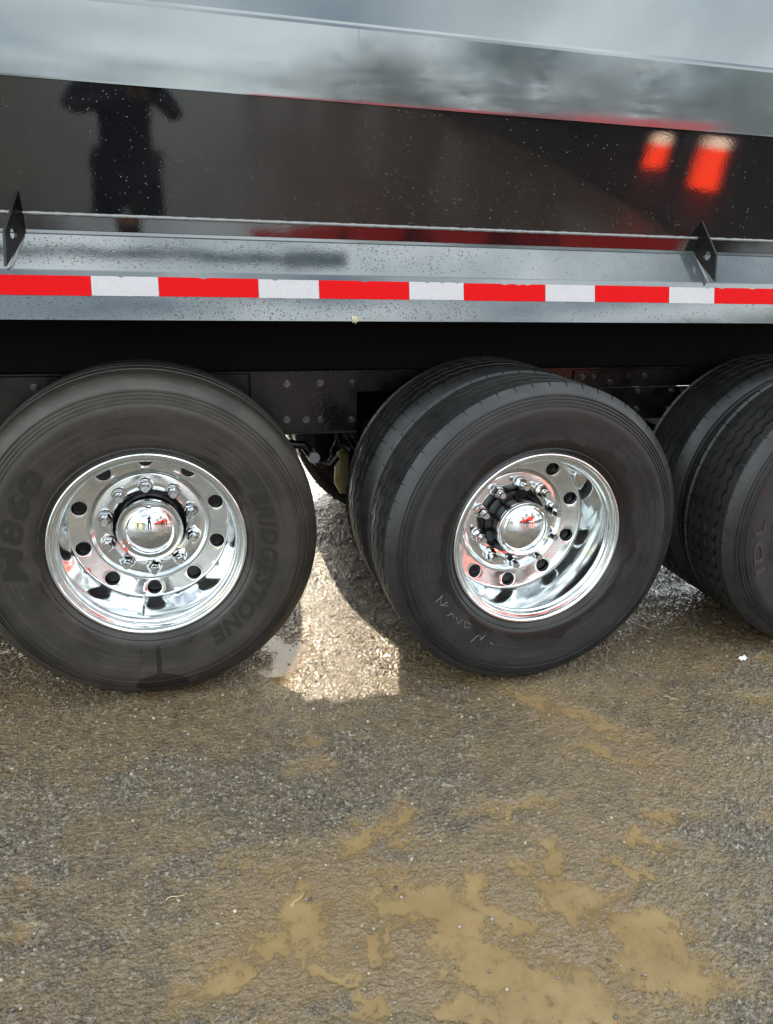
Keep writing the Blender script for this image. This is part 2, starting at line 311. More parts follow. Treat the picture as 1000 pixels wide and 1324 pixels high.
azn = N(t, 'ShaderNodeAttribute', attribute_name='silt').outputs['Fac']
silt = ramp(m, noise(m, 16, 7, .7), [(.34, (.062, .037, .014)), (.66, (.215, .138, .056))])
c = mixc(m, mth(m, 'MULTIPLY', ramp(m, azn, [(.25, 0), (.85, 1)]), ramp(m, noise(m, 60, 5, .7), [(.3, .95), (.62, .35)])), c, silt)
c = mixc(m, mth(m, 'MULTIPLY', ast, ramp(m, noise(m, 90, 1), [(.4, 0), (.6, .55)])), c, (.30, .28, .25))
c = mixc(m, ramp(m, am, [(.22, 0), (.85, .85)]), c, (.195, .130, .060))
setp(m, 'Base Color', c)
setp(m, 'Roughness', mixc(m, ramp(m, am, [(.2, 0), (.9, 1)]), ramp(m, noise(m, 6, 6, .7), [(.32, .10), (.66, .42)]), (.12, .12, .12)))
bc = bump(m, ramp(m, vo.outputs['Distance'], [(0, 1), (.7, 0)]), .55, .006); bc = bump(m, noise(m, 85, 3, .5, sc3=(.75, 1.2, 1)), .75, .015, bc)
b1 = bump(m, n_fin, .8, .005, bc); b1 = bump(m, n_grit, .5, .002, b1); m.node_tree.links.new(bc, P(m).inputs['Coat Normal'])
me.materials.append(m); g = link('ground', me); g['kind'] = 'structure'
# muddy water
m = mat('muddy_water', (.30, .205, .095), .03, ior=1.33); MT['water'] = m
setp(m, 'Base Color', mixc(m, ramp(m, noise(m, 9, 5, .6), [(.3, 0), (.7, 1)]), (.190, .128, .060), (.255, .178, .088)))
bump(m, noise(m, 14, 2), .05, .004)
dep = WATER_Z - H; wetc = (dep > -.0012); win = (X > -.84) & (X < 2.34) & (Y > -1.59) & (Y < .9); wetc &= win
cell = wetc[:-1, :-1] | wetc[1:, :-1] | wetc[1:, 1:] | wetc[:-1, 1:]; qq = np.stack([idx[:-1, :-1][cell], idx[1:, :-1][cell], idx[1:, 1:][cell], idx[:-1, 1:][cell]], -1)
un, inv = np.unique(qq, return_inverse=True); wco = np.stack([X.ravel()[un], Y.ravel()[un], np.full(len(un), WATER_Z)], -1)
me = bpy.data.meshes.new('puddle_water'); wq = inv.reshape(-1, 4); me.vertices.add(len(wco)); me.vertices.foreach_set('co', wco.astype(np.float32).ravel()); me.loops.add(wq.size); me.loops.foreach_set('vertex_index', wq.ravel().astype(np.int32))
me.polygons.add(len(wq)); me.polygons.foreach_set('loop_start', np.arange(0, wq.size, 4, dtype=np.int32)); me.polygons.foreach_set('use_smooth', np.ones(len(wq), bool)); me.update()
at = me.attributes.new('depth', 'FLOAT', 'POINT'); at.data.foreach_set('value', np.clip(dep.ravel()[un] * 1000, 0, 20).astype(np.float32)); me.materials.append(m)
dpt = N(m.node_tree, 'ShaderNodeAttribute', attribute_name='depth').outputs['Fac']
# silty water hides its bed with depth
setp(m, 'Alpha', mth(m, 'ADD', .08, mth(m, 'MULTIPLY', .90, mth(m, 'SUBTRACT', 1, mth(m, 'POWER', 2.718, mth(m, 'MULTIPLY', dpt, -.62))))))
o = link('puddle_water', me); o['kind'] = 'structure'
# loose pebbles
ico_v = []; bmi = bmesh.new(); bmesh.ops.create_icosphere(bmi, subdivisions=1, radius=1); ICV = np.array([v.co[:] for v in bmi.verts]); ICF = [[v.index for v in f.verts] for f in bmi.faces]; bmi.free()
ICF = np.array(ICF)
npb = 4600; px = rng.uniform(-.8, 2.3, npb); py = rng.uniform(-1.55, .6, npb); ph, pd, pbr = height(px, py); pr = .0013 + .0045 * rng.random(npb) ** 3
V = []; Fc = []; cv = []
for i in range(npb):
    if pd[i] > .3 and rng.random() < .5: continue
    s = pr[i] * np.array([rng.uniform(.8, 1.3), rng.uniform(.7, 1.1), rng.uniform(.45, .8)]); jit = 1 + .18 * rng.standard_normal((len(ICV), 1)); a = rng.uniform(0, 6.28)
    p = ICV * jit * s; p = np.stack([p[:, 0] * np.cos(a) - p[:, 1] * np.sin(a), p[:, 0] * np.sin(a) + p[:, 1] * np.cos(a), p[:, 2]], -1) + [px[i], py[i], max(ph[i], WATER_Z) + pr[i] * .42]
    Fc.append(ICF + len(V) * len(ICV)); V.append(p); cv += [rng.random()] * len(ICV)
V = np.concatenate(V); Fc = np.concatenate(Fc)
m = mat('pebble', (.3, .28, .25), .22, ior=1.5); t = m.node_tree; MT['pebble'] = m
pa = N(t, 'ShaderNodeAttribute', attribute_name='tone').outputs['Fac']
setp(m, 'Base Color', ramp(m, pa, [(0, (.05, .045, .04)), (.5, (.15, .13, .105)), (.85, (.24, .21, .17)), (1, (.42, .38, .30))]))
me = mesh('pebbles', V, Fc, m, True); at = me.attributes.new('tone', 'FLOAT', 'POINT'); at.data.foreach_set('value', np.array(cv, np.float32))
o = link('pebbles', me); o['kind'] = 'stuff'

# ------------------------------------------------------------------ dump trailer
ROOT = (1.15, 1.02, 0)
tr = thing('dump_trailer', 'glossy black dump trailer with red and white tape above three polished wheels', 'trailer', ROOT)
def part(name, me, label=None, parent=None, loc=(0, 0, 0), rot=None):
    """a part given in world coordinates, parented to the trailer"""
    if parent is None: return link(name, me, tr, tuple(a - b for a, b in zip(loc, ROOT)), label, rot)
    return link(name, me, parent, loc, label, rot)
XL, XR = -3.2, 5.2
YC = 1.02   # centre line
def mirror(prof): return [(2 * YC - y, z) for y, z in prof][::-1]
# belly and sides as one shell, both sides closed
lo = [(.1025, 1.447), (.1030, 1.487)]
belly = [(.1005, 1.489), (.0905, 1.56), (.0785, 1.64), (.066, 1.72), (.0540, 1.798), (.0524, 1.809)]
upper = [(.0466, 1.8095), (.0460, 1.8175), (.0450, 1.90), (.0462, 1.992), (.0475, 2.000), (.0500, 2.007), (.105, 2.40), (.135, 2.75), (.125, 2.76), (.085, 2.765), (.085, 2.90), (.16, 2.90)]
half = lo + belly + upper
prof = half + mirror(half)
mb = MB(); nseg = 1; mb.prism(prof, XL, XR)
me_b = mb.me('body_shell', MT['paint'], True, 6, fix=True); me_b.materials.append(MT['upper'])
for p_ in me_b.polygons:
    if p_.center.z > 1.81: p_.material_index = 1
body = part('body_shell', me_b)
# weld bead along the belly, slightly lumpy
def bead(x0, x1, y, z, r, step=.006, seed=0, vert=False):
    rr = np.random.default_rng(seed); pts = []; rad = []
    a = x0
    while a < x1:
        j = rr.normal(0, r * .04); pts.append((a, y, z + j) if not vert else (y + j, z, a)); rad.append(r * (1 + .10 * math.sin(a * 900) + rr.normal(0, .08))); a += step
    return MB().tube(pts, rad, 7).me('weld_bead', MT['weld'], True, fix=True)
part('weld_bead', bead(-1.2, 3.4, .1015, 1.488, .0052, .008, 1))
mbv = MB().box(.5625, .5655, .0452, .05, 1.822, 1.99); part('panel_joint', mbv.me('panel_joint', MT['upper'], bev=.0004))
# side rail: sloped ledge on top of a nearly upright face
rail = [(.000, 1.215), (.0290, 1.342), (.0305, 1.3465), (.034, 1.351), (.099, 1.434), (.1035, 1.4375), (.1045, 1.446), (.22, 1.446), (.22, 1.437), (.112, 1.434), (.041, 1.345), (.0145, 1.224), (.06, 1.224), (.06, 1.215)]
sr_ = part('side_rail', MB().prism(rail, XL, XR).me('side_rail', MT['rail'], True, 14))
part('side_rail', MB().prism(mirror(rail), XL, XR).me('side_rail', MT['rail'], True, 14))
part('floor_pan', MB().box(XL, XR, .55, 1.49, .96, 1.44).me('floor_pan', MT['under']))
# reflective tape, one strip per colour
ty = (.029 - .000) / (1.342 - 1.215); zt = 1.3305; th = .0515
def yface(z): return .000 + (z - 1.215) * ty
u = -.1851 - .2794 - .1778 - .2794; cols = ['red', 'white', 'red', 'white']; i = 0
while u < 3.6:
    ln = .2794 if i % 2 == 0 else .1778; nm = ['red_tape', 'white_tape'][i % 2]
    zt_ = zt + .0006 * math.sin(i * 2.1); n_ = 18; up_ = []; lo_ = []
    for k in range(n_ + 1):
        xx = u + .0004 + (ln - .0008) * k / n_; nick = .0035 if rng.random() < .06 and 0 < k < n_ else 0
        up_.append((xx, zt_ - nick)); lo_.append((xx, zt_ - th + rng.normal(0, .0002)))
    v = []; f = []
    for (xa, za), (xb, zb) in zip(up_, lo_):
        v += [(xa, yface(za) - .0016, za), (xb, yface(zb) - .0016, zb), (xa, yface(za) + .0005, za), (xb, yface(zb) + .0005, zb)]
    for k in range(n_): a = 4 * k; f += [(a, a + 1, a + 5, a + 4), (a + 2, a, a + 4, a + 6), (a + 1, a + 3, a + 7, a + 5)]
    f += [(0, 2, 3, 1), (4 * n_, 4 * n_ + 1, 4 * n_ + 3, 4 * n_ + 2)]
    mb = MB(); mb.v = v; mb.f = f; link(nm, mb.me(nm, MT['red' if i % 2 == 0 else 'white']), sr_); u += ln; i += 1
# fix strip parents: they are given in world coordinates under the rail
for ch in sr_.children: ch.location = (0, 0, 0)
# clod of mud at the rail's lower edge
bmm = bmesh.new(); bmesh.ops.create_icosphere(bmm, subdivisions=3, radius=.011)
for v_ in bmm.verts: v_.co *= 1 + .25 * math.sin(v_.co.x * 700) * math.cos(v_.co.z * 620); v_.co.y *= .45
mm = bpy.data.meshes.new('mud_clod'); bmm.to_mesh(mm); bmm.free(); mm.materials.append(MT['mud']); o = link('mud_clod', mm, sr_); o.location = (.556, -.001, 1.221)
# tarp arm carried above the side, with a thicker grip at its end
part('tarp_arm', MB().tube([(-1.9, -.03, 2.60), (-1.9, -.20, 2.52), (-1.86, -.23, 2.46), (-.5, -.23, 2.45), (.56, -.23, 2.45)], .020, 12).tube([(.52, -.23, 2.45), (.53, -.23, 2.45), (.785, -.23, 2.45), (.79, -.23, 2.45)], [.022, .036, .036, .022], 14).tube([(-1.9, .13, 2.66), (-1.9, -.05, 2.60)], .03, 10).me('tarp_arm', MT['under'], True, 40))
# brackets
def bracket(x, yaw, flip):
    pl = [(0, .118), (-.092, .000), (-.104, -.088), (.002, -.004)]   # (out, up) relative to weld corner
    c0 = Vector((-.056, -.006)); rad = .015; n = 20
    outer = [Vector(p) for p in pl]
    def edge(th):   # ray from hole centre to the outline
        d = Vector((math.cos(th), math.sin(th))); best = 9
        for a, b in zip(outer, outer[1:] + outer[:1]):
            e = b - a; den = d.x * e.y - d.y * e.x
            if abs(den) < 1e-9: continue
            w_ = a - c0; tt = (w_.x * e.y - w_.y * e.x) / den; ss = (w_.x * d.y - w_.y * d.x) / den
            if tt > 0 and -1e-6 <= ss <= 1 + 1e-6: best = min(best, tt)
        return c0 + d * best
    ths = sorted([2 * PI * k / n for k in range(n)] + [math.atan2((p - c0).y, (p - c0).x) % (2 * PI) for p in outer]); m_ = len(ths); v = []; f = []
    for xo in (-.004, .004):
        for t_ in ths: e = edge(t_); v.append((xo, e.x, e.y))
        for t_ in ths: v.append((xo, c0.x + rad * math.cos(t_), c0.y + rad * math.sin(t_)))
    for k in range(m_):
        k2 = (k + 1) % m_; f += [(k, k2, m_ + k2, m_ + k), (2 * m_ + k, 3 * m_ + k, 3 * m_ + k2, 2 * m_ + k2), (k, 2 * m_ + k, 2 * m_ + k2, k2), (m_ + k, m_ + k2, 3 * m_ + k2, 3 * m_ + k)]
    mb = MB(); mb.v = v; mb.f = f; me_ = mb.me('bracket', MT['chassis'])
    o = part('bracket', me_, None, None, (x, .1035, 1.439), (0, 0, yaw))
    wv = MB().tube([(0, .000, .105), (0, .002, .02), (0, 0, -.003), (0, -.045, -.055), (0, -.076, -.092)], [.005, .0035, .0045, .004, .0045], 7).me('weld_bead', MT['weld'], True)
    wv_o = link('weld_bead', wv, o)
    return o
bracket(1.780, .22, 1); bracket(-.352, -.42, -1)
# frame rails
def rails(y, far=False):
    mb = MB(); s = 1 if not far else -1
    z0 = .905
    return mb.prism([(y, z0), (y, .985), (y - .03 * s, .985), (y - .03 * s, .9895), (y + .01 * s, .9895), (y + .01 * s, z0)] if not far else [(y, 1.09), (y, 1.14), (y + .02, 1.14), (y + .02, 1.09)], XL, XR).me('frame_rail', MT['chassis'], bev=0)
fr = part('frame_rail', rails(.5)); part('frame_rail', rails(1.54, True))
part('spring_hanger', MB().box(-1.3, .283, .486, .4985, .775, .979).me('spring_hanger', MT['chassis'], bev=.002))
pg = part('spring_hanger', MB().box(.288, .685, .482, .4985, .755, .984).box(.288, .685, .470, .482, .755, .759).me('spring_hanger', MT['chassis'], bev=.0015))
pg2 = part('spring_hanger', MB().box(1.60, 2.60, .488, .4985, .77, .9045).me('spring_hanger', MT['chassis'], bev=.002))
part('splice_plate', MB().box(1.585, 1.70, .4925, .4985, .915, .978).me('splice_plate', MT['chassis'], bev=.001))
hexv = MB().tube([(0, 0, 0), (0, -.003, 0)], .0135, 14).tube([(0, -.003, 0), (0, -.012, 0)], .0105, 6).tube([(0, -.012, 0), (0, -.018, 0)], .0055, 8).me('bolt', MT['bolt'], bev=0)
for x, z, y in [(.42, .943, .482), (.543, .944, .482), (.665, .942, .482), (.418, .81, .482), (.544, .807, .482), (.665, .803, .482), (.491, .808, .482), (1.62, .95, .4925), (1.67, .949, .4925), (1.838, .95, .4995), (1.915, .949, .4995), (1.757, .925, .4995), (1.884, .888, .488), (2.048, .888, .488), (2.101, .887, .488), (1.889, .812, .488), (2.046, .812, .488), (-.43, .943, .486), (1.28, .95, .4995), (.19, .93, .486), (-.35, .83, .486)]:
    part('bolt', hexv, None, None, (x, y, z), (0, x * 7, 0))
# cross members, axles, suspension
for x in (-.9, .34, 1.6, 2.9, 3.9): part('cross_member', MB().box(x - .05, x + .05, .51, 1.53, .92, .955).me('cross_member', MT['under']))
AX = [-.082, 1.154, 2.412]; ZC = .53
for x in AX:
    part('axle_beam', MB().tube([(x, .42, ZC), (x, 1.62, ZC)], .065, 20).me('axle_beam', MT['under'], True, 40))
for k, x in enumerate(AX):
    for y, s in ((.62, 1), (1.42, -1)):
        part('leaf_spring', MB().prism([(y - .045, 0), (y + .045, 0), (y + .045, .012), (y - .045, .012)], x - .40, x + .40).me('leaf_spring', MT['under']), None, None, (0, 0, .66))
        part('brake_drum', MB().tube([(x, y - .15, ZC), (x, y - .145, ZC), (x, y + .04, ZC), (x, y + .045, ZC)], [.19, .205, .205, .19], 40).me('brake_drum', MT['chassis'], True, 35))
for x0, x1 in ((-2.2, -.30), (1.40, 2.20)): part('added_sun_blocker', MB().box(x0, x1, 1.50, 1.52, .12, .97).me('added_sun_blocker', MT['under']))  # added panels that block low sun from the ground beside the wheels
# what shows in the gap between the first two wheels
part('trailing_arm', MB().tube([(0.089, 0.549, 0.782), (0.268, 0.549, 0.710), (0.443, 0.549, 0.699), (0.491, 0.549, 0.694), (0.515, 0.549, 0.661), (0.551, 0.549, 0.621), (0.593, 0.549, 0.608), (0.624, 0.549, 0.643)], [.02, .02, .017, .017, .016, .018, .02, .018], 10).me('trailing_arm', MT['chassis'], True, 50))
part('arm_bushing', MB().tube([(0.528, 0.513, 0.649), (0.528, 0.576, 0.649)], .022, 16).me('arm_bushing', MT['weld'], True, 40))  # pale metal stands in for the sunlit edge of the arm
cb = part('brake_chamber', MB().tube([(0.898, 1.355, 0.495), (0.898, 1.355, 0.478), (0.898, 1.355, 0.428), (0.898, 1.355, 0.417), (0.898, 1.355, 0.338), (0.898, 1.355, 0.304)], [.05, .085, .09, .095, .085, .05], 24).me('brake_chamber', MT['chassis'], True, 30))
part('air_canister', MB().tube([(0.814, 1.299, 0.467), (0.814, 1.299, 0.450), (0.811, 1.299, 0.383), (0.809, 1.299, 0.304), (0.825, 1.299, 0.265), (0.853, 1.299, 0.254)], [.008, .03, .036, .038, .034, .02], 16).me('air_canister', MT['amber'], True, 40))
part('air_hose', MB().tube([(0.775, 1.209, 0.630), (0.820, 1.209, 0.540), (0.865, 1.209, 0.473), (0.898, 1.209, 0.394), (0.966, 1.209, 0.349)], .008, 8).me('air_hose', MT['hose'], True))
part('air_hose', MB().tube([(0.797, 1.232, 0.641), (0.848, 1.232, 0.551), (0.898, 1.232, 0.473), (0.943, 1.232, 0.405), (0.988, 1.232, 0.372)], .008, 8).me('air_hose', MT['hose'], True))
part('air_hose', MB().tube([(0.786, 1.299, 0.518), (0.755, 1.299, 0.462), (0.758, 1.299, 0.405), (0.786, 1.299, 0.383)], .006, 8).me('air_hose', MT['hose'], True))
part('dust_shield', MB().tube([(.86, .72, .40), (.86, .74, .40)], .125, 36).me('dust_shield', MT['chassis'], True, 40))
part('belly_tank', MB().tube([(-.6, 1.02, .80), (.9, 1.02, .80)], [.13, .13], 24).me('belly_tank', MT['under'], True, 40))

# ---------------- wheels
SW = [(.016, .290), (.007, .296), (-.001, .303), (-.007, .312), (-.0105, .316), (-.0095, .319), (-.0145, .324), (-.018, .332)]
SW += [(-.018 - (r - .332) * .115, r) for r in np.linspace(.345, .436, 9)]
SW += [(-.0295, .444), (-.0275, .452)]
for r_, y_ in ((.456, -.0265), (.466, -.0225), (.476, -.018), (.486, -.0125)): SW += [(y_, r_), (y_ - .0028, r_ + .0012), (y_ - .0024, r_ + .004), (y_ + .0025, r_ + .0052)]
SW += [(-.006, .497), (.004, .508), (.013, .517), (.021, .5235)]
def side_y(r):
    a = [(q[1], q[0]) for q in SW]; return float(np.interp(r, [q[0] for q in a], [q[1] for q in a]))
def tyre(name, W, groove, depth, zamp, notch, npitch, m, R=.542, shoulder=.531):
    pr = [(y, r, 0, 0) for y, r in SW]; NT = len(pr)
    pr[-1] = (pr[-1][0], pr[-1][1], 0, notch * .5); pr[-2] = (pr[-2][0], pr[-2][1], 0, notch * .3)
    half_w = W / 2
    def crown(y): return R - (R - shoulder) * min(1, abs((y - half_w) / (half_w - .027)) ** 2.2)
    pr += [(.0265, shoulder - .001, 0, notch), (.031, crown(.034), 0, notch * .9), (.036, crown(.038), 0, notch * .6)]
    for g_ in groove:
        gw = .0058; pr += [(g_ - gw - .001, crown(g_ - gw), zamp, 0), (g_ - gw + .001, crown(g_) - depth, zamp, 0), (g_ + gw - .001, crown(g_) - depth, zamp, 0), (g_ + gw + .001, crown(g_ + gw), zamp, 0)]
    back = [(W - y, r, 0, nn) for y, r, _, nn in pr[:NT + 3]][::-1]
    pr = pr + back; pr = np.array(pr); n = len(pr)
    fr_ = [0, .11, .15, .155, .225, .23, .27, .42, .5, .62, .75, .88]; act = [0, 0, 0, 1, 1, 0, 0, 0, 0, 0, 0, 0]
    if notch == 0: fr_ = [0, .25, .5, .75]; act = [0] * 4
    th_ = []; ac = []; zz = []
    for k in range(npitch):
        for a, b in zip(fr_, act): th_.append(2 * PI * (k + a) / npitch); ac.append(b); zz.append(1 - 4 * abs(a - .5) if True else 0)
    th_ = np.array(th_)[:, None]; ac = np.array(ac)[:, None]; zz = np.array(zz)[:, None]
    r = pr[None, :, 1] - pr[None, :, 3] * ac; y = pr[None, :, 0] + pr[None, :, 2] * np.clip(zz * 1.6, -1, 1)
    x = r * np.cos(th_); z = r * np.sin(th_); y = np.broadcast_to(y, x.shape).copy()
    low = np.clip((-z - .40) / .13, 0, 1) ** 2 * (np.abs(x) < .3)   # the bulge above the contact patch
    y += np.where(pr[None, :, 0] < W / 2, -1, 1) * low * .010 * np.clip((.52 - r) / .1, 0, 1)
    z = np.maximum(z, -min(ZC + .003, R - .004))
    v = np.stack([x, y, z], -1).reshape(-1, 3); m_ = len(th_); I = np.arange(m_ * n).reshape(m_, n); I2 = np.roll(I, -1, 0)
    f = np.stack([I[:, :-1], I[:, 1:], I2[:, 1:], I2[:, :-1]], -1).reshape(-1, 4)
    return mesh(name, v, f, m, True, 38)
T1 = tyre('tyre', .345, [.085, .13, .2575, .305, .1725], .004, 0, 0, 90, MT['rub1'], .540, .528)
T2 = tyre('tyre', .262, [.066, .109, .153, .196], .014, .0048, .0085, 56, MT['rub2'], .5255, .516)
# wheel disc with ten hand holes
R1, R2, RH, RC = .1965, .2550, .0258, .2262
def disc_y(r): return .1965 + (R2 - r) * .22
def wheel_mesh(back=True):
    n_t, n_r = 12, 5; v = []; f = []
    flange = [(.288, .036), (.2905, .026), (.296, .016), (.2995, .009), (.3005, .003), (.2985, -.0015), (.294, -.003), (.2895, -.0015), (.2865, .0015), (.2845, .008), (.2835, .0115), (.281, .0125), (.2755, .0130), (.2735, .0145), (.272, .020), (.2705, .0265), (.268, .0292), (.2662, .0305), (.2645, .033), (.2635, .042), (.2625, .062), (.2620, .10), (.2615, .140), (.2608, .168), (.2595, .184), (.2570, .193), (R2, disc_y(R2))]
    inner = [(R1, disc_y(R1)), (.1935, .2095), (.1905, .2098), (.1870, .206), (.1835, .2005), (.1800, .1972), (.1765, .1965), (.150, .1970), (.118, .1970), (.1165, .198), (.1155, .201), (.1155, .222)]
    S = 10 * n_t
    def ring(r, y):
        b = len(v)
        for k in range(S): t_ = 2 * PI * k / S; v.append((r * math.cos(t_), y, r * math.sin(t_)))
        return b
    def band(pr):
        bs = [ring(*p) for p in pr]
        for a, b in zip(bs, bs[1:]):
            for k in range(S): k2 = (k + 1) % S; f.append((a + k, a + k2, b + k2, b + k))
    band(flange); band(inner)
    # zone with holes, sector by sector
    for s in range(10):
        t0 = 2 * PI * s / 10; dt = 2 * PI / 10
        bd = [(R2, k / n_t) for k in range(n_t)] + [(R2 + (R1 - R2) * k / n_r, 1) for k in range(n_r)] + [(R1, 1 - k / n_t) for k in range(n_t)] + [(R1 + (R2 - R1) * k / n_r, 0) for k in range(n_r)]
        m_ = len(bd); rings = []
        pts = [(r, (q - .5) * dt * RC) for r, q in bd]; angs = [math.atan2(r - RC, a) for r, a in pts]
        for lv in (0, .25, .5, .75, 1):
            b = len(v); rings.append(b)
            for (r, q), (r_, a_), an in zip(bd, pts, angs):
                hr = RC + RH * math.sin(an); ha = RH * math.cos(an) / RC
                rr_ = r * (1 - lv) + hr * lv; tt = (q - .5) * dt * (1 - lv) + ha * lv
                v.append((rr_ * math.cos(t0 + dt / 2 + tt), disc_y(rr_), rr_ * math.sin(t0 + dt / 2 + tt)))
        for e_, (dr, dy) in enumerate(((-.0012, .0004), (-.0018, .0016), (-.0018, .018))):
            b = len(v); rings.append(b)
            for an in angs:
                rr_ = RC + (RH + dr) * math.sin(an); tt = (RH + dr) * math.cos(an) / RC
                v.append((rr_ * math.cos(t0 + dt / 2 + tt), disc_y(rr_) + dy, rr_ * math.sin(t0 + dt / 2 + tt)))
        for a, b in zip(rings, rings[1:]):
            for k in range(m_): k2 = (k + 1) % m_; f.append((a + k, a + k2, b + k2, b + k))
    me_ = mesh('wheel', v, f, MT['alu']); bm = bmesh.new(); bm.from_mesh(me_); bmesh.ops.remove_doubles(bm, verts=bm.verts[:], dist=1e-5); bmesh.ops.recalc_face_normals(bm, faces=bm.faces[:])
    # make sure the face side looks outwards (-Y)
    big = max(bm.faces, key=lambda q: q.calc_area() if abs(q.normal.y) > .9 else 0)
    if big.normal.y > 0: bmesh.ops.reverse_faces(bm, faces=bm.faces[:])
    bm.to_mesh(me_); bm.free(); me_.polygons.foreach_set('use_smooth', [True] * len(me_.polygons)); me_.set_sharp_from_angle(angle=math.radians(50)); return me_
WM = wheel_mesh()
vb, fb = revolve([(.2665, .10), (.2665, .185), (.2665, .25), (.285, .285), (.30, .30), (.30, .31), (.24, .31)], 80); BACK = mesh('rim_barrel', vb, fb, MT['steel'], True, 40)
vb, fb = revolve([(.300, .0), (.298, -.003), (.290, 0), (.284, .012), (.265, .03), (.255, .06), (.250, .20), (.262, .255), (.285, .262), (.2, .262)], 80); INNER_RIM = mesh('rim_barrel', vb, fb, MT['steel'], True, 40)
vb, fb = revolve([(.26, .225), (.24, .222), (.19, .222), (.02, .222)], 60); BACKDISC = mesh('brake_drum', vb, fb, MT['chassis'], True, 40)
def cap_mesh(ro, y0, rd, sag, flat):
    pr = [(ro - .004, y0 + flat), (ro, y0 + flat - .003), (ro + .0005, y0 + .006), (ro - .001, y0 + .0015), (ro - .004, y0 - .0005), (ro - .008, y0 + .0005), (ro - .011, y0 + .003), (ro - .0135, y0 + .0035), (rd + .006, y0 + .002), (rd + .0025, y0 + .0005), (rd + .0005, y0 + .0015), (rd - .0005, y0 + .0008)]
    Rr = (rd * rd + sag * sag) / (2 * sag)
    for k in range(1, 19):
        r = (rd - .001) * (1 - k / 18); r = max(r, .0002); pr.append((r, y0 - (math.sqrt(Rr * Rr - r * r) - (Rr - sag))))
    v, f = revolve(pr, 72); return mesh('hub_cap', v, f, MT['chrome'], True, 40)
CAP1 = cap_mesh(.1050, .138, .0750, .0180, .03); CAP2 = cap_mesh(.0985, .108, .0790, .0185, .016)
v, f = revolve([(.1135, .235), (.1135, .222), (.098, .215), (.097, .17)], 64); HUB1 = mesh('hub', v, f, MT['hubblack'], True, 40)
mb = MB(); v, f = revolve([(.1145, .235), (.1145, .190), (.110, .187), (.104, .183), (.0965, .176), (.0945, .115)], 64); mb.add(v, f)
for k in range(12):
    a = 2 * PI * (k + .3) / 12; ca, sa = math.cos(a), math.sin(a); w_ = .004
    q = [(.094, .183), (.106, .183), (.0985, .122), (.094, .122)]; vv = []
    for s in (-1, 1): vv += [(r * ca - s * w_ * sa, y, r * sa + s * w_ * ca) for r, y in q]
    mb.add(vv, [(0, 1, 2, 3), (7, 6, 5, 4), (0, 4, 5, 1), (1, 5, 6, 2), (2, 6, 7, 3)])
HUB2 = mb.me('hub', MT['hubblack'], True, 35)
mb = MB().tube([(0, 0, 0), (0, -.003, 0), (0, -.006, 0)], [.0225, .0225, .0195], 24).tube([(0, -.006, 0), (0, -.024, 0), (0, -.029, 0)], [.0195, .0190, .0150], 6).tube([(0, -.029, 0), (0, -.045, 0), (0, -.049, 0)], [.0122, .0122, .0095], 18)
NUT = mb.me('lug_nut', MT['chrome'], True, 30)
VALVE = MB().tube([(.243, .17, 0), (.238, .12, 0), (.238, .09, 0)], .004, 10).me('valve_stem', MT['chrome'], True, 40)

FONTC = {}
def lettering(name, txt, a0, a1, r0, h, m, shear=.22, bold=.012, raise_=.0030, outline=False):
    cu = bpy.data.curves.new(name, 'FONT'); cu.body = txt; cu.size = 1; cu.shear = shear; cu.offset = bold; cu.extrude = .02; cu.bevel_depth = 0; cu.resolution_u = 5; cu.space_character = 1.12
    ob = bpy.data.objects.new('tmp_text', cu); COL.objects.link(ob); dg = bpy.context.evaluated_depsgraph_get(); me_ = bpy.data.meshes.new_from_object(ob.evaluated_get(dg)); bpy.data.objects.remove(ob); me_.name = name
    bm = bmesh.new(); bm.from_mesh(me_); bmesh.ops.triangulate(bm, faces=bm.faces[:])
    xs_ = [q.co.x for q in bm.verts]; ys_ = [q.co.y for q in bm.verts]; x0, x1, y0, y1 = min(xs_), max(xs_), min(ys_), max(ys_)
    for q in bm.verts:
        a = math.radians(a0 + (a1 - a0) * (q.co.x - x0) / (x1 - x0)); r = r0 + h * (q.co.y - y0) / (y1 - y0); up_ = q.co.z > 0
        q.co = (r * math.cos(a), side_y(r) - (raise_ if up_ else -.001), r * math.sin(a))
    bmesh.ops.recalc_face_normals(bm, faces=bm.faces[:]); bm.to_mesh(me_); bm.free(); me_.materials.clear(); me_.materials.append(m); return me_
def ridges(name, items, m, wd=.0011, hgt=.0011):
    """items: polylines in (angle_deg, r) on the sidewall"""
    mb = MB()
    for pl in items: mb.tube([(r * math.cos(math.radians(a)), side_y(r) - hgt * .3, r * math.sin(math.radians(a))) for a, r in pl], wd, 6)
    return mb.me(name, m, True, 60)

def add_wheel(x, y, kind, far=False, inner=False, nm='wheel'):
    """a wheel with its sub-parts; its own Y axis runs inwards from the outer flange"""
    rot = (0, 0, PI) if far else None
    if inner:
        wdo = part('inner_wheel', INNER_RIM, None, None, (x, y, ZC if kind == 0 else ZC - .005), rot); link('tyre', T2, wdo, (0, 0, 0), None, (0, .37, 0) if False else None); return wdo
    wdo = part(nm, WM, None, None, (x, y, ZC if kind == 0 else ZC - .005), rot)
    spin = math.radians({0: 9, 1: 2, 2: 20}[kind])
    wdo_r = spin
    link('tyre', T1 if kind == 0 else T2, wdo); link('rim_barrel', BACK, wdo); link('brake_drum', BACKDISC, wdo)
    link('hub', HUB1 if kind == 0 else HUB2, wdo); link('hub_cap', CAP1 if kind == 0 else CAP2, wdo)
    for k in range(10):
        a = 2 * PI * k / 10 + math.radians(NUTA[kind]); link('lug_nut', NUT, wdo, (.1429 * math.cos(a), .1969, .1429 * math.sin(a)), None, (0, -a + k * .7, 0)).scale = (1.14, 1.12, 1.14) if kind == 0 else (1.05, 1.38, 1.05)
    return wdo
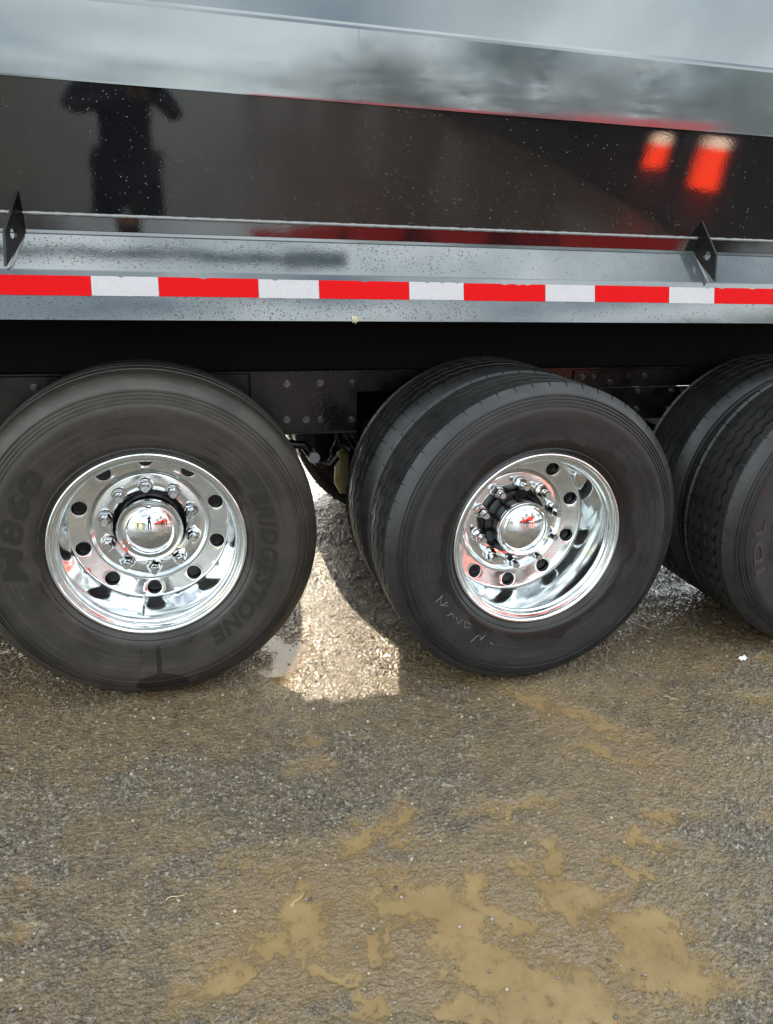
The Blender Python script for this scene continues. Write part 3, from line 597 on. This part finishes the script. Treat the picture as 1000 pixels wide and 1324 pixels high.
NUTA = {0: 20, 1: 16, 2: 10}
w1 = add_wheel(AX[0], 0, 0); w2 = add_wheel(AX[1], -.169, 1); w3 = add_wheel(AX[2], -.172, 2)
for k in (1, 2):
    add_wheel(AX[k], -.169 + .335, k, inner=True); add_wheel(AX[k], 2 * YC + .169, k, far=True); add_wheel(AX[k], 2 * YC + .169 - .335, k, far=True, inner=True)
add_wheel(AX[0], 2 * YC, 0, far=True)
link('valve_stem', VALVE, w1, (0, 0, 0), None, (0, math.radians(98), 0))
link('tyre_lettering', lettering('tyre_lettering', 'BRIDGESTONE', 28, -62, .340, .054, MT['letter1'], .30, .025), w1)
link('tyre_lettering', lettering('tyre_lettering', 'M860', 191, 138, .358, .062, MT['letter1'], .15, .03), w1)
for it in ([[(a, .322), (a, .34), (a, .37), (a, .40), (a, .43)] for a in (38, -3, 78, 119, 139.5, 199, 232, 262, 304)]): link('mould_line', ridges('mould_line', [it], MT['rub1'], .0007, .0008), w1)
for it in ([[(74 + 2.5 * k, .405) for k in range(10)], [(52 + 2.5 * k, .365 - .0 * k) for k in range(9)], [(250 + 3 * k, .395) for k in range(8)], [(286 + 3 * k, .322) for k in range(9)]]): link('mould_line', ridges('mould_line', [it], MT['rub1'], .0009, .0008), w1)
def blk(a, r, da, dr): return [(a - da, r - dr), (a - da, r + dr), (a + da, r + dr), (a + da, r - dr), (a - da, r - dr)]
items = []
for a in (62, 52, 44, 36, 24, 16, 4, -4, -14): items += [blk(a, .405, 2.6, .013)]
for a in (168, 174, 180, 187, 194, 200): items += [[(a, .375), (a, .392)], [(a - 2, .365), (a + 1.5, .364)]]
for a in (262, 269, 277, 285): items += [blk(a, .43, 2.5, .010)]
for k in range(14): items += [[(20 - k * 3.2, .360), (20 - k * 3.2, .372)]]
o = link('moulded_ridges', ridges('moulded_ridges', items, MT['rub2'], .0009, .0009), w2); o['kind'] = 'stuff'
ch = [[(206, .40), (205, .368)], [(205, .375), (209, .39), (210, .365)], [(209, .39), (212, .37)], [(216, .392), (217, .372), (220, .378)], [(220, .37), (224, .382), (224, .362)], [(226, .36), (228, .375), (231, .368), (230, .356), (227, .358)], [(236, .405), (237.5, .372), (241, .378)], [(240, .386), (241.5, .364)], [(246, .38), (248, .384)]]
for it in ch: link('chalk_mark', ridges('chalk_mark', [it], MT['chalk'], .0008, .0014), w2)
link('tyre_lettering', lettering('tyre_lettering', 'IDL', 206, 176, .385, .045, MT['letter_p'], 0, .02), w3)

# ---------------- water drops on the paint
def drops(name, n, gen, seed):
    rr = np.random.default_rng(seed); V = []; Fd = []; nb = 0; seg = 7
    for _ in range(n):
        g_ = gen(rr)
        if g_ is None: continue
        x, y, z, nrm, r = g_; nv = Vector(nrm).normalized(); a = nv.cross(Vector((0, 0, 1))).normalized(); b = nv.cross(a); c0 = Vector((x, y, z)); el = 1 + .5 * rr.random() ** 3
        for hgt, sc_ in ((-.05, 1), (.42, .84), (.66, .45)):
            for k in range(seg): t_ = 2 * PI * k / seg; V.append(c0 + a * (math.cos(t_) * r * sc_) + b * (math.sin(t_) * r * sc_ * el) + nv * (hgt * r))
        V.append(c0 + nv * (.74 * r))
        for j in range(2):
            for k in range(seg): k2 = (k + 1) % seg; A = nb + j * seg; Fd.append((A + k, A + k2, A + seg + k2, A + seg + k))
        A = nb + 2 * seg
        for k in range(seg): Fd.append((A + k, A + (k + 1) % seg, nb + 3 * seg))
        nb += 3 * seg + 1
    me_ = mesh(name, V, Fd, MT['drop'], True); bm = bmesh.new(); bm.from_mesh(me_); bmesh.ops.recalc_face_normals(bm, faces=bm.faces[:]); bm.to_mesh(me_); bm.free()
    o = link(name, me_, tr, tuple(-a for a in ROOT)); o['kind'] = 'stuff'; return o
MT['drop'] = mat('water_drop_on_paint', (.012, .013, .015), .02, ior=1.95)
cl = np.random.default_rng(5).uniform((-.5, 1.5), (2.2, 1.8), (26, 2))
def g_belly(rr):
    if rr.random() < .6:
        c_ = cl[rr.integers(len(cl))]; x = c_[0] + rr.normal(0, .12); z = c_[1] + rr.normal(0, .06)
    else: x = rr.uniform(-.6, 2.3); z = rr.uniform(1.49, 1.81)
    if not 1.492 < z < 1.808 or (x > 1.3 and rr.random() < .5): return None
    y = float(np.interp(z, [q[1] for q in belly], [q[0] for q in belly])); return x, y, z, (0, -1, -.1), .0009 + .0015 * rr.random() ** 2
drops('water_drops', 1250, g_belly, 11)
def g_ledge(rr):
    x = rr.uniform(-.6, 2.4) if rr.random() < .35 else rr.uniform(-.6, .95)
    t_ = rr.uniform(.02, .98)
    if rr.random() < .55: return x, .034 + .065 * t_, 1.351 + .083 * t_, (0, -.77, .64), .0009 + .0015 * rr.random() ** 2
    z = rr.uniform(1.218, 1.278); return x, yface(z), z, (0, -.975, .22), .0009 + .0016 * rr.random() ** 2
drops('water_drops', 3000, g_ledge, 12)

# ------------------------------------------------------------------ small litter on the ground
def gz(x, y): return float(height(np.array([x]), np.array([y]))[0][0])
MT['straw'] = mat('dry_straw', (.50, .40, .20), .6); MT['paper'] = mat('torn_paper', (.72, .70, .66), .7)
def straw(x, y, ln, ang, label, r=.0011):
    z = max(gz(x, y), WATER_Z) + .003; pts = [(ln * (k / 6 - .5), .004 * math.sin(k * .9), .0015 * math.sin(k * 1.3)) for k in range(7)]
    o = link('straw', MB().tube(pts, [r * .6, r, r, r, r, r * .8, r * .4], 5).me('straw', MT['straw'], True), None, (x, y, z), None, (0, .03, ang)); tag(o, label, 'straw', 'dry straws on the wet ground')
straw(.221, -.94, .045, .9, 'dry straw lying at the edge of the small round puddle near the front')
straw(1.598, -.391, .05, -.5, 'pale straw on the wet ground right of the middle wheel')
straw(1.808, .086, .035, -.9, 'short pale straw between the middle and right wheels', .0022)
straw(-.05, -.87, .05, .3, 'thin straw on bare gravel at the lower left')
def scrap(x, y, ln, wd, label, ang):
    n = 6; v = []; f = []; z = max(gz(x, y), WATER_Z) + .004
    for s in (0, .0012):
        for i in range(n + 1):
            for j in range(4): v.append((ln * (i / n - .5), wd * (j / 3 - .5) * (1 - .5 * abs(i / n - .5)), .004 * math.sin(i * 1.7 + j) + s))
    K = (n + 1) * 4
    for i in range(n):
        for j in range(3): a = i * 4 + j; f += [(a, a + 4, a + 5, a + 1), (K + a, K + a + 1, K + a + 5, K + a + 4)]
    for i in range(n): f += [(i * 4, K + i * 4, K + i * 4 + 4, i * 4 + 4), (i * 4 + 3, i * 4 + 7, K + i * 4 + 7, K + i * 4 + 3)]
    f += [(j, j + 1, K + j + 1, K + j) for j in range(3)] + [(n * 4 + j, K + n * 4 + j, K + n * 4 + j + 1, n * 4 + j + 1) for j in range(3)]
    mb = MB(); mb.v = v; mb.f = f; o = link('paper_scrap', mb.me('paper_scrap', MT['paper'], True, 60), None, (x, y, z), None, (0, 0, ang)); tag(o, label, 'litter')
scrap(2.03, -.215, .05, .022, 'crumpled white paper scrap on the mud below the right wheel', .4)

rd = MB().box(5.0, 40, -60, -3.0, -.05, .012).me('road', None) if False else mesh('road', [(5.0, -60, .018), (45, -60, .018), (45, -2, .018), (6.2, -2, .018), (5.6, -6, .018), (5.0, -11, .018)], [(0, 1, 2, 3, 4, 5)])
m = mat('wet_asphalt', (.016, .016, .017), .6, spec=.3); setp(m, 'Base Color', mixc(m, noise(m, 3, 5), (.010, .010, .011), (.028, .027, .026))); rd.materials.append(m); o = link('road', rd); o['kind'] = 'structure'
MT['bred'] = mat('glowing_red', (.75, .03, .012), .3); P(MT['bred']).inputs['Emission Color'].default_value = (1, .05, .012, 1); P(MT['bred']).inputs['Emission Strength'].default_value = 9
MT['bwht'] = mat('glowing_pale', (.75, .74, .68), .4); P(MT['bwht']).inputs['Emission Color'].default_value = (1, .62, .42, 1); P(MT['bwht']).inputs['Emission Strength'].default_value = 6
for x, y, h_, lb in ((6.95, -8.2, .5, 'short glowing red stand-in post with pale top, the farther of two beside the road'), (7.15, -7.2, .66, 'taller glowing red stand-in post with pale top, the nearer of two beside the road')):  # added glowing stand-ins for two red reflections in the belly, source unknown
    t_ = thing('glow_stand_in', lb, 'stand-in post', (x, y, .018), 'glowing red stand-ins at the road edge')
    v, f = revolve([(.001, 0), (.16, 0), (.16, -.01), (.15, -.02), (.15, -h_ + .14), (.001, -h_ + .14)], 24); link('red_post', mesh('red_post', [(a, c, -b) for a, b, c in v], [q[::-1] for q in f], MT['bred'], True, 40), t_)
    v, f = revolve([(.001, -h_ + .141), (.152, -h_ + .141), (.145, -h_ + .02), (.12, -h_), (.001, -h_)], 24); link('pale_top', mesh('pale_top', [(a, c, -b) for a, b, c in v], [q[::-1] for q in f], MT['bwht'], True, 40), t_)

# ------------------------------------------------------------------ what stands behind the camera and shows in paint and chrome
def skin(name, verts, edges, radii, m, sub=2, root=0):
    me_ = bpy.data.meshes.new(name); me_.from_pydata(verts, edges, []); o = bpy.data.objects.new(name, me_); COL.objects.link(o)
    md = o.modifiers.new('s', 'SKIN'); md.use_smooth_shade = True
    for i, r in enumerate(radii): me_.skin_vertices[0].data[i].radius = (r if hasattr(r, '__len__') else (r, r))
    me_.skin_vertices[0].data[root].use_root = True
    o.modifiers.new('d', 'SUBSURF').levels = sub; o.modifiers['d'].render_levels = sub
    dg = bpy.context.evaluated_depsgraph_get(); dg.update(); ne = bpy.data.meshes.new_from_object(o.evaluated_get(dg)); bpy.data.objects.remove(o); ne.name = name
    ne.materials.clear(); ne.materials.append(m); ne.polygons.foreach_set('use_smooth', [True] * len(ne.polygons)); return ne
MT['skin'] = mat('skin', (.5, .3, .22), .5); MT['jacket'] = mat('dark_blue_jacket', (.018, .022, .045), .8); MT['jeans'] = mat('dark_jeans', (.03, .035, .05), .9)
MT['hair'] = mat('dark_hair', (.02, .015, .012), .6); MT['boot'] = mat('boots', (.03, .022, .016), .5); MT['phone'] = mat('phone', (.01, .01, .01), .2)
bump(MT['jacket'], noise(MT['jacket'], 30, 4), .5, .01); bump(MT['jeans'], noise(MT['jeans'], 60, 4), .4, .005)
pp = thing('person', 'person in dark blue jacket holding up a phone, facing the trailer', 'person', (-.16, -2.72, 0))
bv = [(0, 0, .98), (0, 0, 1.12), (0, 0, 1.28), (0, .005, 1.40), (0, .01, 1.49), (0, .02, 1.55), (0, .04, 1.63), (0, .04, 1.71),
      (.17, 0, 1.42), (.31, .07, 1.24), (.20, .27, 1.36), (.15, .315, 1.385), (-.17, 0, 1.42), (-.31, .07, 1.24), (-.02, .28, 1.36), (.04, .315, 1.385),
      (.10, 0, .90), (.13, .02, .50), (.14, 0, .12), (-.10, 0, .90), (-.13, .02, .50), (-.14, 0, .12)]
be = [(0, 1), (1, 2), (2, 3), (3, 4), (4, 5), (5, 6), (6, 7), (3, 8), (8, 9), (9, 10), (10, 11), (3, 12), (12, 13), (13, 14), (14, 15), (0, 16), (16, 17), (17, 18), (0, 19), (19, 20), (20, 21)]
br_ = [(.16, .12), (.155, .12), (.17, .125), (.16, .11), (.065, .06), (.062, .062), (.078, .095), (.06, .07), .075, .055, .042, .032, .075, .055, .042, .032, .095, .068, .05, .095, .068, .05]
link('body', skin('body', bv, be, br_, MT['jacket']), pp)
# jeans, head, hair as close-fitting pieces
link('trousers', skin('trousers', [(0, 0, .99), (.10, 0, .90), (.13, .02, .50), (.14, 0, .10), (-.10, 0, .90), (-.13, .02, .50), (-.14, 0, .10)], [(0, 1), (1, 2), (2, 3), (0, 4), (4, 5), (5, 6)], [(.175, .14), .11, .085, .07, .11, .085, .07], MT['jeans']), pp)
bmh = bmesh.new(); bmesh.ops.create_uvsphere(bmh, u_segments=24, v_segments=18, radius=1)
for q in bmh.verts:
    x, y, z = q.co; q.co = Vector((x * .078 * (1 - .18 * max(0, -z)), y * .098 + (.012 if z < -.3 and y > 0 else 0), z * .122))
    if y > .85 and abs(x) < .22 and -.35 < z < .12: q.co.y += .020
    if abs(x) > .93 and abs(z) < .3: q.co.x *= 1.12
    for ex in (-.38, .38):
        if y > .6 and abs(x - ex) < .2 and abs(z - .1) < .14: q.co.y -= .008
hm = bpy.data.meshes.new('head'); bmh.to_mesh(hm); bmh.free(); hm.materials.append(MT['skin']); hm.polygons.foreach_set('use_smooth', [True] * len(hm.polygons)); link('head', hm, pp, (0, .045, 1.655))
bmh = bmesh.new(); bmesh.ops.create_uvsphere(bmh, u_segments=24, v_segments=16, radius=1)
for q in bmh.verts: x, y, z = q.co; q.co = Vector((x * .086, y * .104 - .014, z * .115 + .02)) * (1 + .02 * math.sin(x * 20 + z * 14))
bmesh.ops.delete(bmh, geom=[q for q in bmh.verts if q.co.y > .03 and q.co.z < .075 or q.co.z < -.04], context='VERTS')
hm = bpy.data.meshes.new('hair'); bmh.to_mesh(hm); bmh.free(); hm.materials.append(MT['hair']); hm.polygons.foreach_set('use_smooth', [True] * len(hm.polygons)); link('hair', hm, pp, (0, .045, 1.665))
for s, hx, nm in ((1, .125, 'hand'), (-1, .065, 'hand')):
    mbh = MB(); base = Vector((hx, .315, 1.385)); mbh.tube([base, base + Vector((-.01 * s, .022, .03)), base + Vector((-.016 * s, .03, .065))], [.024, .036, .034], 12)
    for k in range(4):
        p0 = base + Vector(((-.040 + .020 * k) * 1, .035, .068)); ln = (.020, .026, .028, .022)[k]
        mbh.tube([p0, p0 + Vector((0, .010, ln)), p0 + Vector((-.004 * s, .026, ln * 1.4)), p0 + Vector((-.006 * s, .034, ln * 1.1))], [.0095, .009, .0085, .007], 8)
    p0 = base + Vector((-.030 * s, .012, .035)); mbh.tube([p0, p0 + Vector((-.022 * s, .004, .02)), p0 + Vector((-.034 * s, .006, .042))], [.012, .0105, .009], 8)
    link(nm, mbh.me(nm, MT['skin'], True, 60), pp)
for s in (-1, 1): link('boot', MB().tube([(.14 * s, -.05, .06), (.14 * s, .02, .065), (.14 * s, .12, .05), (.14 * s, .20, .035)], [.05, .06, .05, .03], 14).tube([(.14 * s, -.01, .05), (.14 * s, 0, .2)], [.06, .062], 12).me('boot', MT['boot'], True, 50), pp)
ph = link('phone', MB().box(-.075, .075, -.005, .004, -.036, .036).me('phone', MT['phone'], bev=.002), None, (-.02, -2.362, 1.452)); tag(ph, 'black phone held up in both hands before the trailer', 'phone')

MT['redp'] = mat('red_truck_paint', (.62, .015, .012), .25, coat=.6); MT['glass'] = mat('dark_glass', (.02, .025, .03), .05); MT['wsteel'] = mat('white_hub', (.5, .5, .5), .4); MT['lampw'] = mat('lamp_lens', (.7, .7, .66), .1)
vT, fT = revolve([(.28, -.14), (.45, -.15), (.52, -.10), (.53, 0), (.52, .10), (.45, .15), (.28, .14)], 28); TYR = mesh('tyre', vT, fT, MT['letter'], True, 50)
vT, fT = revolve([(.29, -.13), (.25, -.06), (.1, -.05), (.09, -.12), (.01, -.12)], 24); RIM = mesh('rim', vT, fT, MT['wsteel'], True, 50)
TUB = MB().add([(-1.0, -2.4, 1.2), (1.0, -2.4, 1.2), (1.0, 3.0, 1.2), (-1.0, 3.0, 1.2), (-1.25, -2.6, 2.7), (1.25, -2.6, 2.7), (1.25, 3.3, 2.7), (-1.25, 3.3, 2.7), (-1.1, -2.45, 2.7), (1.1, -2.45, 2.7), (1.1, 3.15, 2.7), (-1.1, 3.15, 2.7), (-.9, -2.3, 1.4), (.9, -2.3, 1.4), (.9, 2.9, 1.4), (-.9, 2.9, 1.4)],
    [(3, 2, 1, 0), (0, 1, 5, 4), (1, 2, 6, 5), (2, 3, 7, 6), (3, 0, 4, 7), (4, 5, 9, 8), (5, 6, 10, 9), (6, 7, 11, 10), (7, 4, 8, 11), (8, 9, 13, 12), (9, 10, 14, 13), (10, 11, 15, 14), (11, 8, 12, 15), (12, 13, 14, 15)]).me('tub', MT['redp'], bev=.02)
CAB = MB().prism([(-5.3, .75), (-2.75, .75), (-2.75, 2.75), (-3.1, 2.9), (-4.05, 2.85), (-4.35, 2.0), (-5.15, 1.75), (-5.3, 1.5)], -1.1, 1.1).me('cab', MT['redp'], bev=.03)
SIDEW = MB().add([(0, -4.2, 2.0), (0, -3.1, 2.0), (0, -3.1, 2.65), (0, -4.0, 2.65), (.02, -4.2, 2.0), (.02, -3.1, 2.0), (.02, -3.1, 2.65), (.02, -4.0, 2.65)], [(0, 1, 2, 3), (7, 6, 5, 4), (0, 4, 5, 1), (1, 5, 6, 2), (2, 6, 7, 3), (3, 7, 4, 0)]).me('side_window', MT['glass'])
WSC = MB().add([(-.95, -4.34, 2.07), (.95, -4.34, 2.07), (.9, -4.09, 2.77), (-.9, -4.09, 2.77), (-.95, -4.37, 2.08), (.95, -4.37, 2.08), (.9, -4.12, 2.78), (-.9, -4.12, 2.78)], [(3, 2, 1, 0), (4, 5, 6, 7), (0, 1, 5, 4), (2, 3, 7, 6), (1, 2, 6, 5), (3, 0, 4, 7)]).me('windscreen', MT['glass'])
CHS = MB().box(-.45, .45, -5.2, 3.0, .8, 1.12).me('chassis', MT['chassis']); BMP = MB().box(-1.15, 1.15, -5.5, -5.32, .45, .8).me('bumper', MT['chrome'], bev=.02); HL = MB().tube([(0, 0, 0), (0, -.05, 0)], [.13, .11], 16).me('headlight', MT['lampw'], True, 40)
GRL = MB().box(-.55, .55, -5.36, -5.305, .95, 1.6)
for k in range(5): GRL.box(-.5, .5, -5.40, -5.365, 1.0 + .12 * k, 1.05 + .12 * k)
GRL = GRL.me('grille', MT['chrome'])
def red_truck(x, y, rz, label):
    t_ = thing('red_truck', label, 'truck', (x, y, 0), 'red trucks parked in a row behind the camera'); t_.rotation_euler = (0, 0, rz)
    for nm, me_ in (('tub', TUB), ('cab', CAB), ('windscreen', WSC), ('chassis', CHS), ('bumper', BMP), ('grille', GRL)): link(nm, me_, t_)
    link('side_window', SIDEW, t_, (1.105, 0, 0)); link('side_window', SIDEW, t_, (-1.125, 0, 0))
    for s in (-1, 1):
        link('headlight', HL, t_, (.82 * s, -5.31, 1.15))
        for yy in (-4.5, .9, 2.2): wq = link('wheel', RIM, t_, (1.0 * s, yy, .53), None, (0, 0, PI / 2 * s)); link('tyre', TYR, wq)
    return t_
red_truck(8.6, -13.5, .2, 'red dump truck nearest the camera in the parked row')
red_truck(8.2, -19.0, .25, 'red dump truck parked second from the near end of the row')
red_truck(7.4, -25.5, .2, 'red dump truck in the middle of the parked row')
red_truck(6.6, -32.0, .2, 'red dump truck parked second from the far end of the row')
red_truck(5.8, -39.0, .2, 'red dump truck at the far end of the parked row')
# trees
MT['bark'] = mat('bark', (.12, .10, .08), .9); MT['leaf'] = mat('leaf', (.13, .13, .085), .7); MT['leaf2'] = mat('dry_leaf', (.22, .19, .14), .7)
def crown_mesh(seed, hgt, rad, nleaf, m, sparse):
    rr = np.random.default_rng(seed); cen = []
    for k in range(26): a = rr.uniform(0, 6.28); z = rr.uniform(.28, 1) ; q = rad * math.sin(min(1, (1.05 - z) * 2.1) * PI / 2) * rr.uniform(.2, 1); cen.append((q * math.cos(a), q * math.sin(a), z * hgt))
    cen = np.array(cen); c_ = cen[rr.integers(0, len(cen), nleaf)] + rr.normal(0, 1, (nleaf, 3)) * rad * sparse
    d1 = rr.normal(0, 1, (nleaf, 3)); d1 /= np.linalg.norm(d1, axis=1)[:, None]; d2 = np.cross(d1, rr.normal(0, 1, (nleaf, 3))); d2 /= np.linalg.norm(d2, axis=1)[:, None]; s = rr.uniform(.10, .26, (nleaf, 1))
    v = np.stack([c_ - d1 * s, c_ + d2 * s * .6, c_ + d1 * s, c_ - d2 * s * .6], 1).reshape(-1, 3); f = np.arange(nleaf * 4).reshape(-1, 4); return mesh('crown', v, f, m)
def trunk_mesh(seed, hgt, rad):
    rr = np.random.default_rng(seed); mb = MB(); mb.tube([(0, 0, 0), (.1, 0, hgt * .3), (0, .1, hgt * .65), (.05, 0, hgt * .97)], [.26, .2, .12, .03], 10)
    for k in range(16):
        z = hgt * rr.uniform(.25, .85); a = rr.uniform(0, 6.28); l = rad * rr.uniform(.5, 1); p1 = (l * .5 * math.cos(a), l * .5 * math.sin(a), z + l * .35); p2 = (l * math.cos(a + .2), l * math.sin(a + .2), z + l * .8)
        mb.tube([(0.03, 0.03, z), p1, p2], [.09, .05, .015], 6)
        for j in range(3): q = Vector(p1) + Vector(rr.normal(0, .5, 3)) * rad * .5; mb.tube([p1, q], [.03, .008], 4)
    return mb.me('trunk', MT['bark'], True, 60)
TV = [(crown_mesh(1, 11, 2.8, 1500, MT['leaf'], .22), trunk_mesh(1, 11, 2.8)), (crown_mesh(2, 9, 3.0, 600, MT['leaf2'], .30), trunk_mesh(2, 9, 3.0)), (crown_mesh(3, 13, 2.4, 1600, MT['leaf'], .2), trunk_mesh(3, 13, 2.4))]
TALL = 1
spots = [(16, -22, 1, 'bushy'), (20, -19, 0, ''), (24, -16, 2, ''), (13, -27, 0, ''), (28, -18, 1, ''), (22, -26, 2, ''), (18, -32, 1, ''), (31, -12, 0, ''), (11, -38, 2, ''), (26, -32, 0, ''), (34, -22, 1, ''), (15, -44, 1, ''), (-14, -48, 0, ''), (-22, -42, 1, ''), (-30, -36, 0, ''), (-8, -56, 1, ''), (37, -5, 2, ''), (33, 2, 0, ''), (8, -37, 1, ''), (9.5, -31, 1, '')]
desc = ['leafy green tree', 'sparse brown tree', 'tall narrow green tree']
for k, (x, y, kd, _) in enumerate(spots):
    side = 'beyond the red trucks' if x > 0 else 'beside the low shed'
    t_ = thing('tree', '%s %s, %s in the belt' % (desc[kd], side, ['first', 'second', 'third', 'fourth', 'fifth', 'sixth', 'seventh', 'eighth', 'ninth', 'tenth', 'eleventh', 'twelfth', 'thirteenth', 'fourteenth', 'fifteenth', 'sixteenth', 'seventeenth', 'eighteenth', 'nineteenth', 'twentieth'][k]), 'tree', (x, y, 0), 'trees behind the yard')
    t_.rotation_euler = (0, 0, k * 1.7); t_.scale = (1.15, 1.15, .78 + .07 * (k % 4)) if x > 0 else (1, 1, .5); link('crown', TV[kd][0], t_); link('trunk', TV[kd][1], t_)
sh = thing('shed', 'low pale yellow shed at the far side of the yard', 'building', (-16, -34, 0)); MT['shed'] = mat('pale_yellow_wall', (.45, .40, .24), .7)
link('wall', MB().box(-6, 6, -3, 3, 0, 2.9).me('wall', MT['shed']), sh); link('roof', MB().prism([(-3.4, 2.85), (3.4, 2.85), (0, 4.1)], -6.4, 6.4).me('roof', MT['chassis']), sh); link('door', MB().box(-1.2, 1.2, 3.01, 3.08, 0, 2.3).me('door', MT['chassis']), sh)
